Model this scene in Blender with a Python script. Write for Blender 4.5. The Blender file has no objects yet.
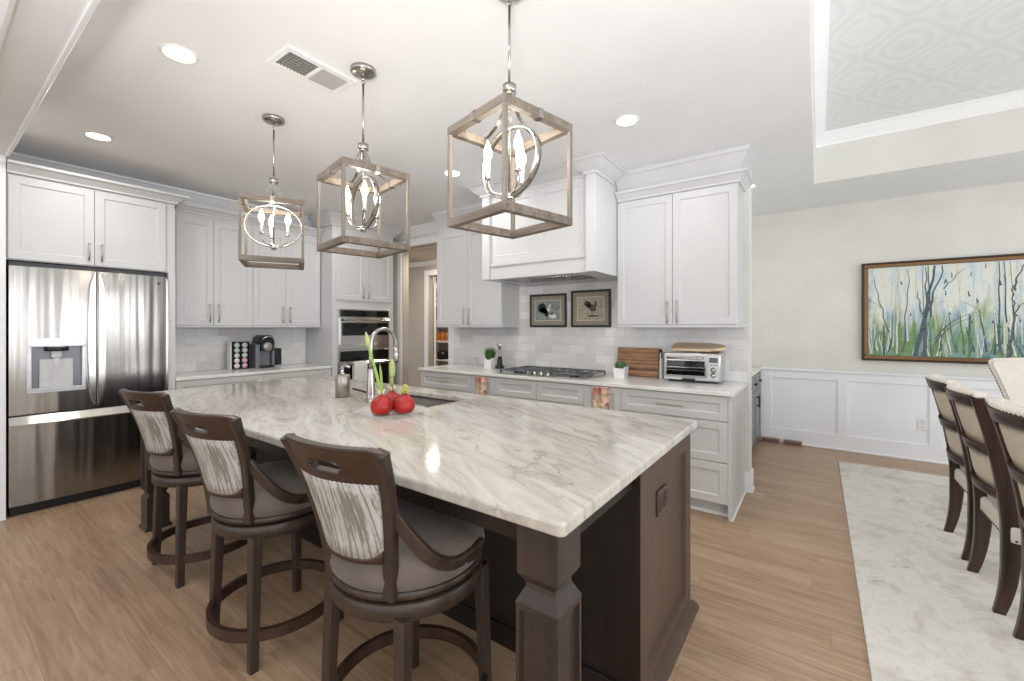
import bpy, bmesh, math, random
from mathutils import Vector, Matrix
PI = math.pi
R = math.radians
sc = bpy.context.scene
COL = sc.collection

# ------------------------------------------------------------------ camera, world, light, exposure
F_PX = 429.0
cam_d = bpy.data.cameras.new('camera'); cam = bpy.data.objects.new('camera', cam_d); COL.objects.link(cam)
cam_d.sensor_width = 36.0; cam_d.sensor_fit = 'HORIZONTAL'; cam_d.lens = F_PX / 1024 * 36
cam_d.shift_y = -13.5 / 1024; cam_d.clip_start = 0.02
cam.location = (0, 0, 1.377); cam.rotation_euler = (R(90), 0, R(35.5))
sc.camera = cam

world = bpy.data.worlds.new('world'); sc.world = world; world.use_nodes = True
bgn = world.node_tree.nodes['Background']; bgn.inputs[0].default_value = (0.86, 0.93, 1.0, 1); bgn.inputs[1].default_value = 1.0

def area_light(name, loc, rot, sx, sy, power, color=(1, 1, 1)):
    d = bpy.data.lights.new(name, 'AREA'); d.shape = 'RECTANGLE'; d.size = sx; d.size_y = sy
    d.energy = power; d.color = color
    o = bpy.data.objects.new(name, d); COL.objects.link(o); o.location = loc; o.rotation_euler = rot
    return o
CEIL = 2.743
DAY = (0.93, 0.965, 1.0)
# daylight entering through the windows of the rear wall (living side) and of the right wall (dining side)
for wx in (-4.2, -1.9, 0.4, 2.7):
    area_light('daylight_rear_window', (wx, -4.86, 1.35), (R(-90), 0, R(180)), 1.5, 2.0, 27, DAY)
for wy in (-2.6, -0.4, 1.9, 4.0):
    area_light('daylight_side_window', (4.36, wy, 1.5), (R(90), 0, R(90)), 1.3, 1.7, 52, DAY)

# added fill spot aimed at the ceiling to even out the light
fd = bpy.data.lights.new('ceiling_fill_spot', 'SPOT'); fd.energy = 430; fd.spot_size = R(104); fd.spot_blend = 0.5; fd.shadow_soft_size = 0.25; fd.color = (0.94, 0.965, 1.0)
fl = bpy.data.objects.new('ceiling_fill_spot', fd); COL.objects.link(fl); fl.location = (0.4, -0.9, 1.35)
fl.rotation_euler = Vector((-0.55, 0.95, 1.5)).to_track_quat('-Z', 'Y').to_euler()
def spot_down(loc, power):
    d = bpy.data.lights.new('downlight_and_fill', 'AREA'); d.shape = 'DISK'; d.size = 0.13; d.energy = power; d.color = (1, 0.975, 0.94)
    o = bpy.data.objects.new('downlight_and_fill', d); COL.objects.link(o); o.location = loc
    return o

vs = sc.view_settings
vs.view_transform = 'Standard'; vs.look = 'None'; vs.exposure = -0.12; vs.gamma = 1.0; vs.use_curve_mapping = False

# ------------------------------------------------------------------ materials
def lin(c):
    return tuple(((v / 255) / 12.92 if v / 255 <= 0.04045 else ((v / 255 + 0.055) / 1.055) ** 2.4) for v in c)
def rgba(c): return (*lin(c), 1)

class NT:
    def __init__(s, name):
        s.m = bpy.data.materials.new(name); s.m.use_nodes = True
        s.t = s.m.node_tree; s.b = s.t.nodes['Principled BSDF']
    def n(s, kind, **kw):
        o = s.t.nodes.new(kind)
        for k, v in kw.items(): setattr(o, k, v)
        return o
    def l(s, a, b): s.t.links.new(a, b)
    def coord(s, which='Object'): return s.n('ShaderNodeTexCoord').outputs[which]
    def mapping(s, src, scale=(1, 1, 1), rot=(0, 0, 0), loc=(0, 0, 0)):
        m = s.n('ShaderNodeMapping'); m.inputs['Scale'].default_value = scale; m.inputs['Rotation'].default_value = rot; m.inputs['Location'].default_value = loc
        s.l(src, m.inputs['Vector']); return m.outputs[0]
    def noise(s, vec, scale=5, detail=3, rough=0.5, dist=0.0):
        n = s.n('ShaderNodeTexNoise'); n.inputs['Scale'].default_value = scale; n.inputs['Detail'].default_value = detail
        n.inputs['Roughness'].default_value = rough; n.inputs['Distortion'].default_value = dist
        s.l(vec, n.inputs['Vector']); return n.outputs['Fac']
    def ramp(s, fac, stops, interp='LINEAR'):
        r = s.n('ShaderNodeValToRGB'); r.color_ramp.interpolation = interp
        e = r.color_ramp.elements
        while len(e) < len(stops): e.new(0.5)
        for i, (p, c) in enumerate(stops):
            e[i].position = p; e[i].color = c if len(c) == 4 else rgba(c)
        s.l(fac, r.inputs[0]); return r.outputs[0]
    def mix(s, fac, a, b, mode='MIX'):
        m = s.n('ShaderNodeMix', data_type='RGBA', blend_type=mode)
        for sock, v in ((m.inputs[0], fac), (m.inputs[6], a), (m.inputs[7], b)):
            if hasattr(v, 'links'): s.l(v, sock)
            elif isinstance(v, (int, float)): sock.default_value = v
            else: sock.default_value = v if len(v) == 4 else rgba(v)
        return m.outputs[2]
    def math(s, op, a, b=0.0, c=0.0):
        m = s.n('ShaderNodeMath', operation=op)
        for i, v in enumerate((a, b, c)):
            if hasattr(v, 'links'): s.l(v, m.inputs[i])
            else: m.inputs[i].default_value = v
        return m.outputs[0]
    def xyz(s, vec):
        x = s.n('ShaderNodeSeparateXYZ'); s.l(vec, x.inputs[0]); return x.outputs
    def comb(s, x, y, z=0.0):
        c = s.n('ShaderNodeCombineXYZ')
        for i, v in enumerate((x, y, z)):
            if hasattr(v, 'links'): s.l(v, c.inputs[i])
            else: c.inputs[i].default_value = v
        return c.outputs[0]
    def set(s, color=None, rough=None, metal=None, spec=None, bump=None, bumpd=0.002, bumps=0.3):
        for key, v in (('Base Color', color), ('Roughness', rough), ('Metallic', metal), ('Specular IOR Level', spec)):
            if v is None: continue
            if hasattr(v, 'links'): s.l(v, s.b.inputs[key])
            elif key == 'Base Color': s.b.inputs[key].default_value = v if len(v) == 4 else rgba(v)
            else: s.b.inputs[key].default_value = v
        if bump is not None:
            b = s.n('ShaderNodeBump'); b.inputs['Strength'].default_value = bumps; b.inputs['Distance'].default_value = bumpd
            s.l(bump, b.inputs['Height']); s.l(b.outputs[0], s.b.inputs['Normal'])
        return s.m

def paint(name, c, rough=0.45, var=0.03, spec=0.5):
    t = NT(name); n = t.noise(t.coord(), 3.0, 4)
    d = tuple(max(0, v - 255 * var) for v in c)
    return t.set(t.ramp(n, [(0.3, d), (0.7, c)]), rough, spec=spec)
def plain(name, c, rough=0.5, metal=0.0, spec=0.5, var=0.04, scale=25):
    t = NT(name); n = t.noise(t.coord(), scale, 3)
    d = tuple(max(0, v * (1 - var)) for v in c)
    return t.set(t.ramp(n, [(0.3, d), (0.7, c)]), rough, metal, spec)
def emit(name, c, strength):
    t = NT(name); t.set(c, 0.5)
    t.b.inputs['Emission Color'].default_value = rgba(c); t.b.inputs['Emission Strength'].default_value = strength
    return t.m
def wood(name, dark, light, scale=1.0, axis='Z', rough=0.4, spec=0.5, bump=0.15):
    t = NT(name); v = t.coord()
    sl = {'X': (2, 30, 30), 'Y': (30, 2, 30), 'Z': (30, 30, 2)}[axis]
    m = t.mapping(v, tuple(q * scale for q in sl))
    n = t.noise(m, 1.0, 6, 0.6, 0.6); n2 = t.noise(v, 3.0, 2)
    f = t.math('ADD', t.math('MULTIPLY', n, 0.75), t.math('MULTIPLY', n2, 0.25))
    return t.set(t.ramp(f, [(0.32, dark), (0.68, light)]), rough, spec=spec, bump=n, bumps=bump, bumpd=0.001)
def brushed(name, c, rough=0.28, axis='Z', amount=0.06):
    t = NT(name); v = t.coord()
    sl = {'X': (1, 400, 400), 'Y': (400, 1, 400), 'Z': (400, 400, 1)}[axis]
    n = t.noise(t.mapping(v, sl), 1.0, 2)
    d = tuple(q * 0.9 for q in c)
    r = t.math('ADD', t.math('MULTIPLY', n, amount), rough - amount / 2)
    return t.set(t.ramp(n, [(0.3, d), (0.7, c)]), r, 1.0)

M = {}
M['wall'] = paint('wall_paint', (224, 223, 218), 0.7)
M['ceil'] = paint('ceiling_paint', (238, 239, 240), 0.8, 0.012)
M['trim'] = paint('trim_paint', (240, 240, 240), 0.4, 0.01)
M['wains'] = paint('wainscot_paint', (238, 240, 243), 0.4, 0.01)
M['beige'] = paint('hall_paint', (194, 183, 168), 0.7, 0.02)
M['cab'] = paint('cabinet_paint', (206, 206, 207), 0.38, 0.008)
M['cabl'] = paint('cabinet_paint_shaded', (205, 205, 204), 0.38, 0.008)  # same white paint, greyed slightly for the shade on the base cabinets
M['buffet'] = paint('grey_cabinet_paint', (128, 133, 138), 0.4, 0.02)
M['steel'] = brushed('brushed_steel', (205, 203, 200), 0.2, 'X', 0.08)
M['steelv'] = brushed('brushed_steel_vertical', (198, 195, 191), 0.22, 'Z', 0.06)
M['nickel'] = brushed('brushed_nickel', (188, 183, 178), 0.24, 'Z')
M['chrome'] = plain('chrome', (215, 215, 215), 0.1, 1.0)
M['pull'] = plain('satin_nickel_pull', (196, 192, 186), 0.42, 1.0)
M['black'] = plain('black_plastic', (22, 22, 24), 0.3)
M['blackm'] = plain('cast_iron', (112, 112, 114), 0.4, 0.4)
M['glassblack'] = plain('black_glass', (14, 14, 16), 0.06)
M['dark'] = plain('dark_gap', (12, 12, 13), 0.8)
M['greyp'] = plain('grey_plastic', (98, 98, 104), 0.35)
M['white'] = plain('white_ceramic', (236, 236, 233), 0.25)
M['whitep'] = plain('white_plastic', (238, 238, 236), 0.4)
M['island'] = wood('island_wood_shaded', (25, 19, 16), (38, 29, 24), 0.6, 'Z', 0.45, 0.4)  # island wood with the shade of its dark sides put into the colour
M['islandp'] = wood('island_wood_lit', (76, 61, 51), (94, 77, 65), 0.6, 'Z', 0.5, 0.4)  # lighter copy of the island wood for the lit end panel
M['stool'] = wood('stool_walnut', (40, 31, 26), (66, 53, 45), 0.8, 'Z', 0.38)
M['stoolx'] = wood('stool_walnut_rail', (42, 28, 21), (68, 47, 36), 0.8, 'X', 0.35)
M['chairw'] = wood('chair_mahogany', (38, 26, 21), (72, 50, 41), 0.8, 'Z', 0.3)
M['velvet'] = plain('taupe_velvet', (112, 102, 95), 0.9, 0, 0.2, 0.12, 9)
M['velvet'].node_tree.nodes['Principled BSDF'].inputs['Sheen Weight'].default_value = 0.15
M['linen'] = plain('cream_linen', (216, 205, 188), 0.9, 0, 0.15, 0.06, 60)
M['linenl'] = plain('ivory_linen', (230, 224, 214), 0.9, 0, 0.15, 0.04, 60)
M['nail'] = plain('antique_nail', (96, 84, 72), 0.35, 0.9)
M['barn'] = wood('weathered_wood', (84, 75, 66), (134, 124, 113), 1.2, 'X', 0.6, 0.3)
M['barnz'] = wood('weathered_wood_post', (92, 84, 76), (144, 136, 127), 1.2, 'Z', 0.6, 0.3)
M['bulb'] = emit('bulb_glow', (255, 240, 215), 14)
M['lens'] = emit('lamp_lens', (255, 248, 238), 9)
M['candle'] = plain('candle_sleeve', (240, 238, 232), 0.4)
M['red'] = plain('red_wax', (186, 32, 32), 0.35, 0, 0.5, 0.25, 14)
M['green'] = plain('stem_green', (158, 186, 98), 0.5, 0, 0.4, 0.2, 30)
M['greenl'] = plain('bud_green', (188, 204, 132), 0.5, 0, 0.4, 0.15, 30)
M['yellow'] = plain('stub_yellow', (210, 200, 96), 0.5, 0, 0.4, 0.25, 40)
M['leaf'] = plain('leaf_green', (76, 116, 44), 0.5, 0, 0.4, 0.3, 40)
M['succ'] = plain('succulent_green', (104, 128, 92), 0.5, 0, 0.4, 0.3, 40)
M['frameblk'] = plain('dark_frame', (46, 36, 32), 0.35)
M['matte'] = plain('grey_mat', (160, 150, 138), 0.8)
M['cream'] = plain('cream_line', (222, 212, 188), 0.7)
M['lightwood'] = wood('maple_board', (206, 178, 142), (234, 212, 180), 0.7, 'X', 0.5)
M['orange'] = plain('amber', (196, 120, 52), 0.4)
M['register'] = wood('register_wood', (112, 84, 68), (150, 122, 102), 1.0, 'X', 0.5)
M['brownplate'] = plain('brown_plate', (74, 60, 52), 0.4)

def mk_fridge():
    t = NT('wavy_brushed_steel'); v = t.coord()
    n = t.noise(t.mapping(v, (300, 300, 1)), 1.0, 2)
    w = t.noise(t.mapping(v, (6.5, 1, .28)), 1.0, 2, 0.45)
    return t.set(t.ramp(n, [(0.3, (136, 132, 128)), (0.7, (152, 149, 145))]), t.math('ADD', t.math('MULTIPLY', n, 0.05), 0.165), 1.0, bump=w, bumps=0.8, bumpd=0.014)
M['fridge'] = mk_fridge()
def mk_floor():
    t = NT('oak_plank_floor'); v = t.coord()
    b = t.n('ShaderNodeTexBrick', offset=0.0, offset_frequency=2, squash=1.0)
    x0, y0, z0 = t.xyz(v)
    wn = t.n('ShaderNodeTexWhiteNoise', noise_dimensions='1D'); t.l(t.math('FLOOR', t.math('DIVIDE', y0, 0.152)), wn.inputs['W'])
    t.l(t.comb(t.math('ADD', x0, t.math('MULTIPLY', wn.outputs['Value'], 1.22)), y0), b.inputs['Vector'])
    b.inputs['Scale'].default_value = 1.0; b.inputs['Brick Width'].default_value = 1.22; b.inputs['Row Height'].default_value = 0.152
    b.inputs['Mortar Size'].default_value = 0.0016; b.inputs['Mortar Smooth'].default_value = 0.1; b.inputs['Bias'].default_value = 0.0
    b.inputs['Color1'].default_value = (0, 0, 0, 1); b.inputs['Color2'].default_value = (1, 1, 1, 1); b.inputs['Mortar'].default_value = (0.5, 0.5, 0.5, 1)
    x, y, z = t.xyz(v)
    shift = t.math('MULTIPLY', b.outputs['Color'], 7.3)
    gv = t.comb(t.math('MULTIPLY', x, 2.2), t.math('MULTIPLY', y, 38.0), shift)
    g = t.noise(gv, 1.0, 6, 0.62, 1.1)
    g2 = t.noise(t.comb(t.math('MULTIPLY', x, 0.8), t.math('MULTIPLY', y, 3.5), shift), 1.0, 3)
    f = t.math('ADD', t.math('ADD', t.math('MULTIPLY', g, 0.66), t.math('MULTIPLY', g2, 0.28)), t.math('MULTIPLY', b.outputs['Color'], 0.08))
    c = t.ramp(f, [(0.31, (140, 112, 88)), (0.50, (171, 143, 116)), (0.70, (194, 169, 143))])
    c = t.mix(t.math('MULTIPLY', b.outputs['Fac'], 0.4), c, (112, 88, 69))
    return t.set(c, t.math('ADD', t.math('MULTIPLY', g, 0.12), 0.34), spec=0.4, bump=g, bumps=0.08, bumpd=0.001)
M['floor'] = mk_floor()

def mk_marble():
    t = NT('quartzite_counter'); v = t.coord()
    v2 = t.mapping(v, (1.0, 1.0, 1.0), (0, 0, R(24)))
    w1 = t.noise(t.mapping(v2, (0.9, 2.2, 1)), 1.6, 5, 0.55)
    w2 = t.noise(t.mapping(v2, (1.1, 5.5, 1)), 2.0, 7, 0.66, 0.9)
    x, y, z = t.xyz(v2)
    ph = t.math('ADD', t.math('MULTIPLY', y, 15.0), t.math('ADD', t.math('MULTIPLY', w1, 13.0), t.math('MULTIPLY', x, 1.2)))
    s = t.math('ABSOLUTE', t.math('SINE', ph))
    vein = t.math('POWER', t.math('SUBTRACT', 1.0, s), 9.0)
    brk = t.math('MULTIPLY', vein, t.math('SMOOTH_MIN', t.math('MULTIPLY', t.math('MAXIMUM', t.math('SUBTRACT', w2, 0.38), 0.0), 7.0), 1.0, 0.1))
    base = t.ramp(w2, [(0.30, (152, 146, 137)), (0.43, (186, 181, 173)), (0.58, (204, 201, 194)), (0.78, (184, 177, 166))])
    tan = t.noise(t.mapping(v2, (0.7, 1.6, 1), loc=(3, 1, 0)), 1.8, 4)
    base = t.mix(t.math('MULTIPLY', t.math('MAXIMUM', t.math('SUBTRACT', tan, 0.5), 0.0), 1.4), base, (178, 166, 146))
    c = t.mix(t.math('MULTIPLY', brk, 0.55), base, (122, 115, 105))
    return t.set(c, 0.1, spec=0.55)
M['marble'] = mk_marble()

def mk_quartz():
    t = NT('white_quartz_counter'); n = t.noise(t.coord(), 4, 5, 0.6, 1.0)
    return t.set(t.ramp(n, [(0.35, (222, 221, 218)), (0.6, (236, 235, 232))]), 0.15)
M['quartz'] = mk_quartz()

def mk_tile(name, ax):
    t = NT(name); x, y, z = t.xyz(t.coord())
    v = t.comb(x if ax == 'x' else y, z)
    b = t.n('ShaderNodeTexBrick', offset=0.5, offset_frequency=2)
    t.l(v, b.inputs['Vector'])
    b.inputs['Scale'].default_value = 1; b.inputs['Brick Width'].default_value = 0.205; b.inputs['Row Height'].default_value = 0.0915
    b.inputs['Mortar Size'].default_value = 0.0018; b.inputs['Mortar Smooth'].default_value = 0.2
    b.inputs['Color1'].default_value = (0, 0, 0, 1); b.inputs['Color2'].default_value = (1, 1, 1, 1); b.inputs['Mortar'].default_value = (0.5, 0.5, 0.5, 1)
    n = t.noise(t.comb(t.math('MULTIPLY', x if ax == 'x' else y, 1.0), t.math('MULTIPLY', z, 2.2), t.math('MULTIPLY', b.outputs['Color'], 5.0)), 7.0, 5, 0.6, 1.0)
    f = t.math('ADD', t.math('MULTIPLY', b.outputs['Color'], 0.5), t.math('MULTIPLY', n, 0.5))
    c = t.ramp(f, [(0.15, (206, 203, 200)), (0.4, (224, 222, 220)), (0.75, (238, 237, 236))])
    c = t.mix(t.math('MULTIPLY', b.outputs['Fac'], 0.7), c, (200, 197, 193))
    return t.set(c, 0.22, bump=t.math('SUBTRACT', 1.0, b.outputs['Fac']), bumps=0.3, bumpd=0.002)
M['tilex'] = mk_tile('marble_subway_tile', 'x'); M['tiley'] = mk_tile('marble_subway_tile_side', 'y')

def mk_rug():
    t = NT('distressed_rug'); v = t.coord()
    n = t.noise(v, 1.7, 8, 0.62, 1.5); n2 = t.noise(t.mapping(v, (30, 200, 1)), 1, 2); n3 = t.noise(v, 7.0, 8, 0.7, 1.5)
    f = t.math('ADD', t.math('MULTIPLY', n, 0.6), t.math('MULTIPLY', n3, 0.4))
    c = t.ramp(f, [(0.32, (172, 166, 154)), (0.43, (206, 201, 193)), (0.53, (224, 221, 215)), (0.64, (190, 187, 186))])
    return t.set(c, 0.95, spec=0.1, bump=n2, bumps=0.4, bumpd=0.003)
M['rug'] = mk_rug()

def mk_wallpaper():
    t = NT('ceiling_wallpaper'); x, y, z = t.xyz(t.coord())
    a = t.math('MULTIPLY', x, 2 * PI / 0.46); b = t.math('MULTIPLY', y, 2 * PI / 0.62)
    s = t.math('ADD', t.math('COSINE', a), t.math('COSINE', b))
    r1 = t.math('ABSOLUTE', t.math('SINE', t.math('MULTIPLY', s, 3.2)))
    s2 = t.math('MULTIPLY', t.math('COSINE', t.math('MULTIPLY', a, 0.5)), t.math('COSINE', t.math('MULTIPLY', b, 0.5)))
    r2 = t.math('LESS_THAN', t.math('ABSOLUTE', s2), 0.06)
    f = t.math('ADD', t.math('MULTIPLY', r1, 0.6), t.math('MULTIPLY', r2, 0.4))
    c = t.ramp(f, [(0.1, (224, 226, 226)), (0.6, (231, 233, 233))])
    return t.set(c, 0.6)
M['paper'] = mk_wallpaper()

def mk_streak():
    t = NT('streaked_fabric'); v = t.coord(); x, y, z = t.xyz(v)
    sx = t.math('ADD', t.math('MULTIPLY', x, 1.0), t.math('MULTIPLY', z, 0.05))
    n = t.noise(t.comb(t.math('MULTIPLY', sx, 52.0), 0.0, t.math('MULTIPLY', z, 4.2)), 1.0, 5, 0.68, 0.25)
    n2 = t.noise(t.comb(t.math('MULTIPLY', sx, 300.0), 0.0, t.math('MULTIPLY', z, 60)), 1.0, 2)
    f = t.math('ADD', t.math('MULTIPLY', n, 0.86), t.math('MULTIPLY', n2, 0.14))
    c = t.ramp(f, [(0.36, (192, 190, 186)), (0.50, (178, 175, 169)), (0.53, (138, 131, 123)), (0.70, (118, 110, 102))])
    return t.set(c, 0.85, spec=0.2)
M['streak'] = mk_streak()

def mk_towel():
    t = NT('floral_towel'); v = t.coord()
    vo = t.n('ShaderNodeTexVoronoi'); t.l(v, vo.inputs['Vector']); vo.inputs['Scale'].default_value = 26
    n = t.noise(v, 30, 3)
    x, y, z = t.xyz(vo.outputs['Color'])
    c = t.ramp(x, [(0.0, (238, 220, 204)), (0.3, (214, 134, 108)), (0.5, (240, 196, 174)), (0.72, (158, 80, 72)), (0.84, (176, 172, 140))], 'CONSTANT')
    c = t.mix(t.math('MULTIPLY', n, 0.5), c, (226, 180, 156))
    return t.set(c, 0.9)
M['towel'] = mk_towel()

def mk_walnut_stripes():
    t = NT('striped_walnut'); v = t.coord(); x, y, z = t.xyz(v)
    st = t.noise(t.comb(0.0, 0.0, t.math('MULTIPLY', z, 24.0)), 1.0, 0)
    g = t.noise(t.mapping(v, (6, 6, 70)), 1.0, 5, 0.6, 0.5)
    f = t.math('ADD', t.math('MULTIPLY', st, 0.6), t.math('MULTIPLY', g, 0.4))
    return t.set(t.ramp(f, [(0.34, (92, 58, 40)), (0.46, (142, 98, 68)), (0.56, (178, 134, 96)), (0.68, (108, 66, 50))]), 0.45)
M['walnut'] = mk_walnut_stripes()

def mk_painting():
    t = NT('painted_canvas'); x, y, z = t.xyz(t.coord())
    n = t.noise(t.comb(t.math('MULTIPLY', x, 16.0), 0.0, t.math('MULTIPLY', z, 2.6)), 1.0, 5, 0.65, 0.8)
    h = t.noise(t.comb(t.math('MULTIPLY', x, 4.0), 3.0, t.math('MULTIPLY', z, 2.0)), 1.0, 3)
    hue = t.noise(t.comb(t.math('MULTIPLY', x, 9.0), 7.0, t.math('MULTIPLY', z, 3.0)), 1.0, 4, 0.6)
    low = t.math('SUBTRACT', 0.86, t.math('MULTIPLY', z, 0.95))      # local height in the canvas, 0 bottom
    f = t.math('ADD', low, t.math('MULTIPLY', t.math('SUBTRACT', t.math('ADD', n, h), 1.0), 1.15))
    pale = t.ramp(hue, [(0.32, (182, 202, 210)), (0.45, (212, 220, 220)), (0.56, (222, 223, 212)), (0.72, (206, 202, 176))])
    deep = t.ramp(hue, [(0.32, (70, 104, 120)), (0.46, (128, 160, 150)), (0.55, (112, 146, 92)), (0.7, (84, 116, 74))])
    c = t.mix(t.ramp(f, [(0.28, (0, 0, 0)), (0.66, (255, 255, 255))]), pale, deep)
    return t.set(c, 0.6)
M['canvas'] = mk_painting()
M['brush1'] = plain('dark_brushstroke', (98, 110, 112), 0.6, var=0.35, scale=40)
M['brush2'] = plain('blue_brushstroke', (84, 110, 124), 0.6, var=0.35, scale=40)
M['brush3'] = plain('pale_brushstroke', (216, 222, 214), 0.6, var=0.15, scale=40)
M['brush4'] = plain('green_brushstroke', (112, 144, 88), 0.6, var=0.3, scale=40)
M['gold'] = plain('bronze_frame', (128, 98, 66), 0.35, 0.5)
M['frameedge'] = plain('frame_outer_edge', (64, 50, 42), 0.4, 0.2)
M['printa'] = plain('print_ground', (166, 174, 170), 0.7, var=0.3, scale=45)
M['printb'] = plain('print_ground_warm', (196, 190, 168), 0.7, var=0.25, scale=45)
M['inkblack'] = plain('print_black', (36, 40, 44), 0.7)
M['inkwhite'] = plain('print_white', (236, 234, 226), 0.7)
M['inkbrown'] = plain('print_brown', (116, 92, 70), 0.7, var=0.3, scale=60)

def mk_glass(name, tint=(1, 1, 1, 1), rough=0.02):
    t = NT(name); t.set(tint, rough); t.b.inputs['Transmission Weight'].default_value = 1.0; t.b.inputs['IOR'].default_value = 1.45
    return t.m
M['glass'] = mk_glass('clear_glass')
tg = NT('thin_clear_glass'); tg.set((240, 245, 245), 0.04)
_a = tg.n('ShaderNodeBsdfTransparent'); _b = tg.n('ShaderNodeMixShader'); _b.inputs[0].default_value = 0.16
tg.l(_a.outputs[0], _b.inputs[1]); tg.l(tg.b.outputs[0], _b.inputs[2]); tg.l(_b.outputs[0], tg.t.nodes['Material Output'].inputs[0])
M['thinglass'] = tg.m
t_ = NT('window_pane'); t_.set((235, 240, 245), 0.05)
_tr = t_.n('ShaderNodeBsdfTransparent'); _mx = t_.n('ShaderNodeMixShader'); _mx.inputs[0].default_value = 0.12
t_.l(_tr.outputs[0], _mx.inputs[1]); t_.l(t_.b.outputs[0], _mx.inputs[2]); t_.l(_mx.outputs[0], t_.t.nodes['Material Output'].inputs[0])
M['pane'] = t_.m

# ------------------------------------------------------------------ mesh helpers
def BM(): return bmesh.new()
def box(bm, x0, x1, y0, y1, z0, z1, b=0.0, seg=1, mi=0):
    vs_ = [bm.verts.new(p) for p in ((x0, y0, z0), (x1, y0, z0), (x1, y1, z0), (x0, y1, z0), (x0, y0, z1), (x1, y0, z1), (x1, y1, z1), (x0, y1, z1))]
    fs = [bm.faces.new([vs_[i] for i in q]) for q in ((0, 3, 2, 1), (4, 5, 6, 7), (0, 1, 5, 4), (1, 2, 6, 5), (2, 3, 7, 6), (3, 0, 4, 7))]
    for f in fs: f.material_index = mi
    if b > 0:
        es = list({e for f in fs for e in f.edges})
        r = bmesh.ops.bevel(bm, geom=es, offset=b, segments=seg, affect='EDGES', profile=0.5)
        for f in r['faces']: f.material_index = mi; f.smooth = seg > 1
    return fs
def quad(bm, pts, mi=0):
    f = bm.faces.new([bm.verts.new(p) for p in pts]); f.material_index = mi; return f
def prism(bm, poly, a, b, axis='y', mi=0, smooth=False):
    """poly: 2D points; extruded between a and b along axis. axis y: (x,z); axis x: (y,z); axis z: (x,y)"""
    def P(p, q):
        return {'y': (p[0], q, p[1]), 'x': (q, p[0], p[1]), 'z': (p[0], p[1], q)}[axis]
    A = [bm.verts.new(P(p, a)) for p in poly]; B = [bm.verts.new(P(p, b)) for p in poly]
    n = len(poly); fs = [bm.faces.new(A), bm.faces.new(B[::-1])]
    for i in range(n):
        f = bm.faces.new((A[i], B[i], B[(i + 1) % n], A[(i + 1) % n])); f.smooth = smooth; fs.append(f)
    for f in fs: f.material_index = mi
    bmesh.ops.recalc_face_normals(bm, faces=fs)
    return fs
def lathe(bm, prof, n=24, c=(0, 0), mi=0, smooth=True, a0=0.0, sx=1.0, sy=1.0, ring=False):
    rings = []
    for r, z in prof:
        if r <= 1e-6: rings.append([bm.verts.new((c[0], c[1], z))])
        else: rings.append([bm.verts.new((c[0] + sx * r * math.cos(a0 + 2 * PI * i / n), c[1] + sy * r * math.sin(a0 + 2 * PI * i / n), z)) for i in range(n)])
    fs = []
    for A, B in zip(rings, rings[1:] + (rings[:1] if ring else [])):
        for i in range(n):
            j = (i + 1) % n
            if len(A) == 1 and len(B) == 1: continue
            if len(A) == 1: f = bm.faces.new((A[0], B[j], B[i]))
            elif len(B) == 1: f = bm.faces.new((A[i], A[j], B[0]))
            else: f = bm.faces.new((A[i], A[j], B[j], B[i]))
            f.smooth = smooth; f.material_index = mi; fs.append(f)
    for rg in () if ring else (rings[0], rings[-1]):
        if len(rg) > 1:
            f = bm.faces.new(rg); f.material_index = mi; fs.append(f)
    bmesh.ops.recalc_face_normals(bm, faces=fs)
    return fs
def sweep(bm, pts, prof, closed=False, up=Vector((0, 0, 1)), mi=0, smooth=False, scales=None):
    """prof: 2D (side, up) points; frame uses tangent and a fixed up hint."""
    pts = [Vector(p) for p in pts]; n = len(pts); rings = []
    for i, p in enumerate(pts):
        if closed: t = pts[(i + 1) % n] - pts[i - 1]
        else: t = pts[min(i + 1, n - 1)] - pts[max(i - 1, 0)]
        t.normalize()
        s = t.cross(up)
        if s.length < 1e-4: s = t.cross(Vector((0, 1, 0.01)))
        s.normalize(); u = s.cross(t)
        k = scales[i] if scales else 1.0
        if not isinstance(k, tuple): k = (k, k)
        rings.append([bm.verts.new(p + s * (a * k[0]) + u * (b * k[1])) for a, b in prof])
    m = len(prof); fs = []
    rng = range(n) if closed else range(n - 1)
    for i in rng:
        A, B = rings[i], rings[(i + 1) % n]
        for j in range(m):
            f = bm.faces.new((A[j], A[(j + 1) % m], B[(j + 1) % m], B[j])); f.smooth = smooth; f.material_index = mi; fs.append(f)
    if not closed:
        for r_ in (rings[0], rings[-1]):
            f = bm.faces.new(r_); f.material_index = mi; fs.append(f)
    bmesh.ops.recalc_face_normals(bm, faces=fs)
    return fs
def flat(bm):
    for v in bm.verts:
        if v.co.z < .03: v.co.z = max(v.co.z, 0.0) if v.co.z > .012 else 0.0
def circ(r, n=10): return [(r * math.cos(2 * PI * i / n), r * math.sin(2 * PI * i / n)) for i in range(n)]
def rect(w, h): return [(-w / 2, -h / 2), (w / 2, -h / 2), (w / 2, h / 2), (-w / 2, h / 2)]
def rrect(w, h, r, n=3):
    out = []
    for cx, cy, a in ((w / 2 - r, h / 2 - r, 0), (-w / 2 + r, h / 2 - r, 90), (-w / 2 + r, -h / 2 + r, 180), (w / 2 - r, -h / 2 + r, 270)):
        for i in range(n + 1):
            t = R(a + 90 * i / n); out.append((cx + r * math.cos(t), cy + r * math.sin(t)))
    return out
def tube(bm, pts, r, n=10, closed=False, mi=0, scales=None, up=Vector((0, 0, 1))):
    return sweep(bm, pts, circ(r, n), closed, up, mi, True, scales)
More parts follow.
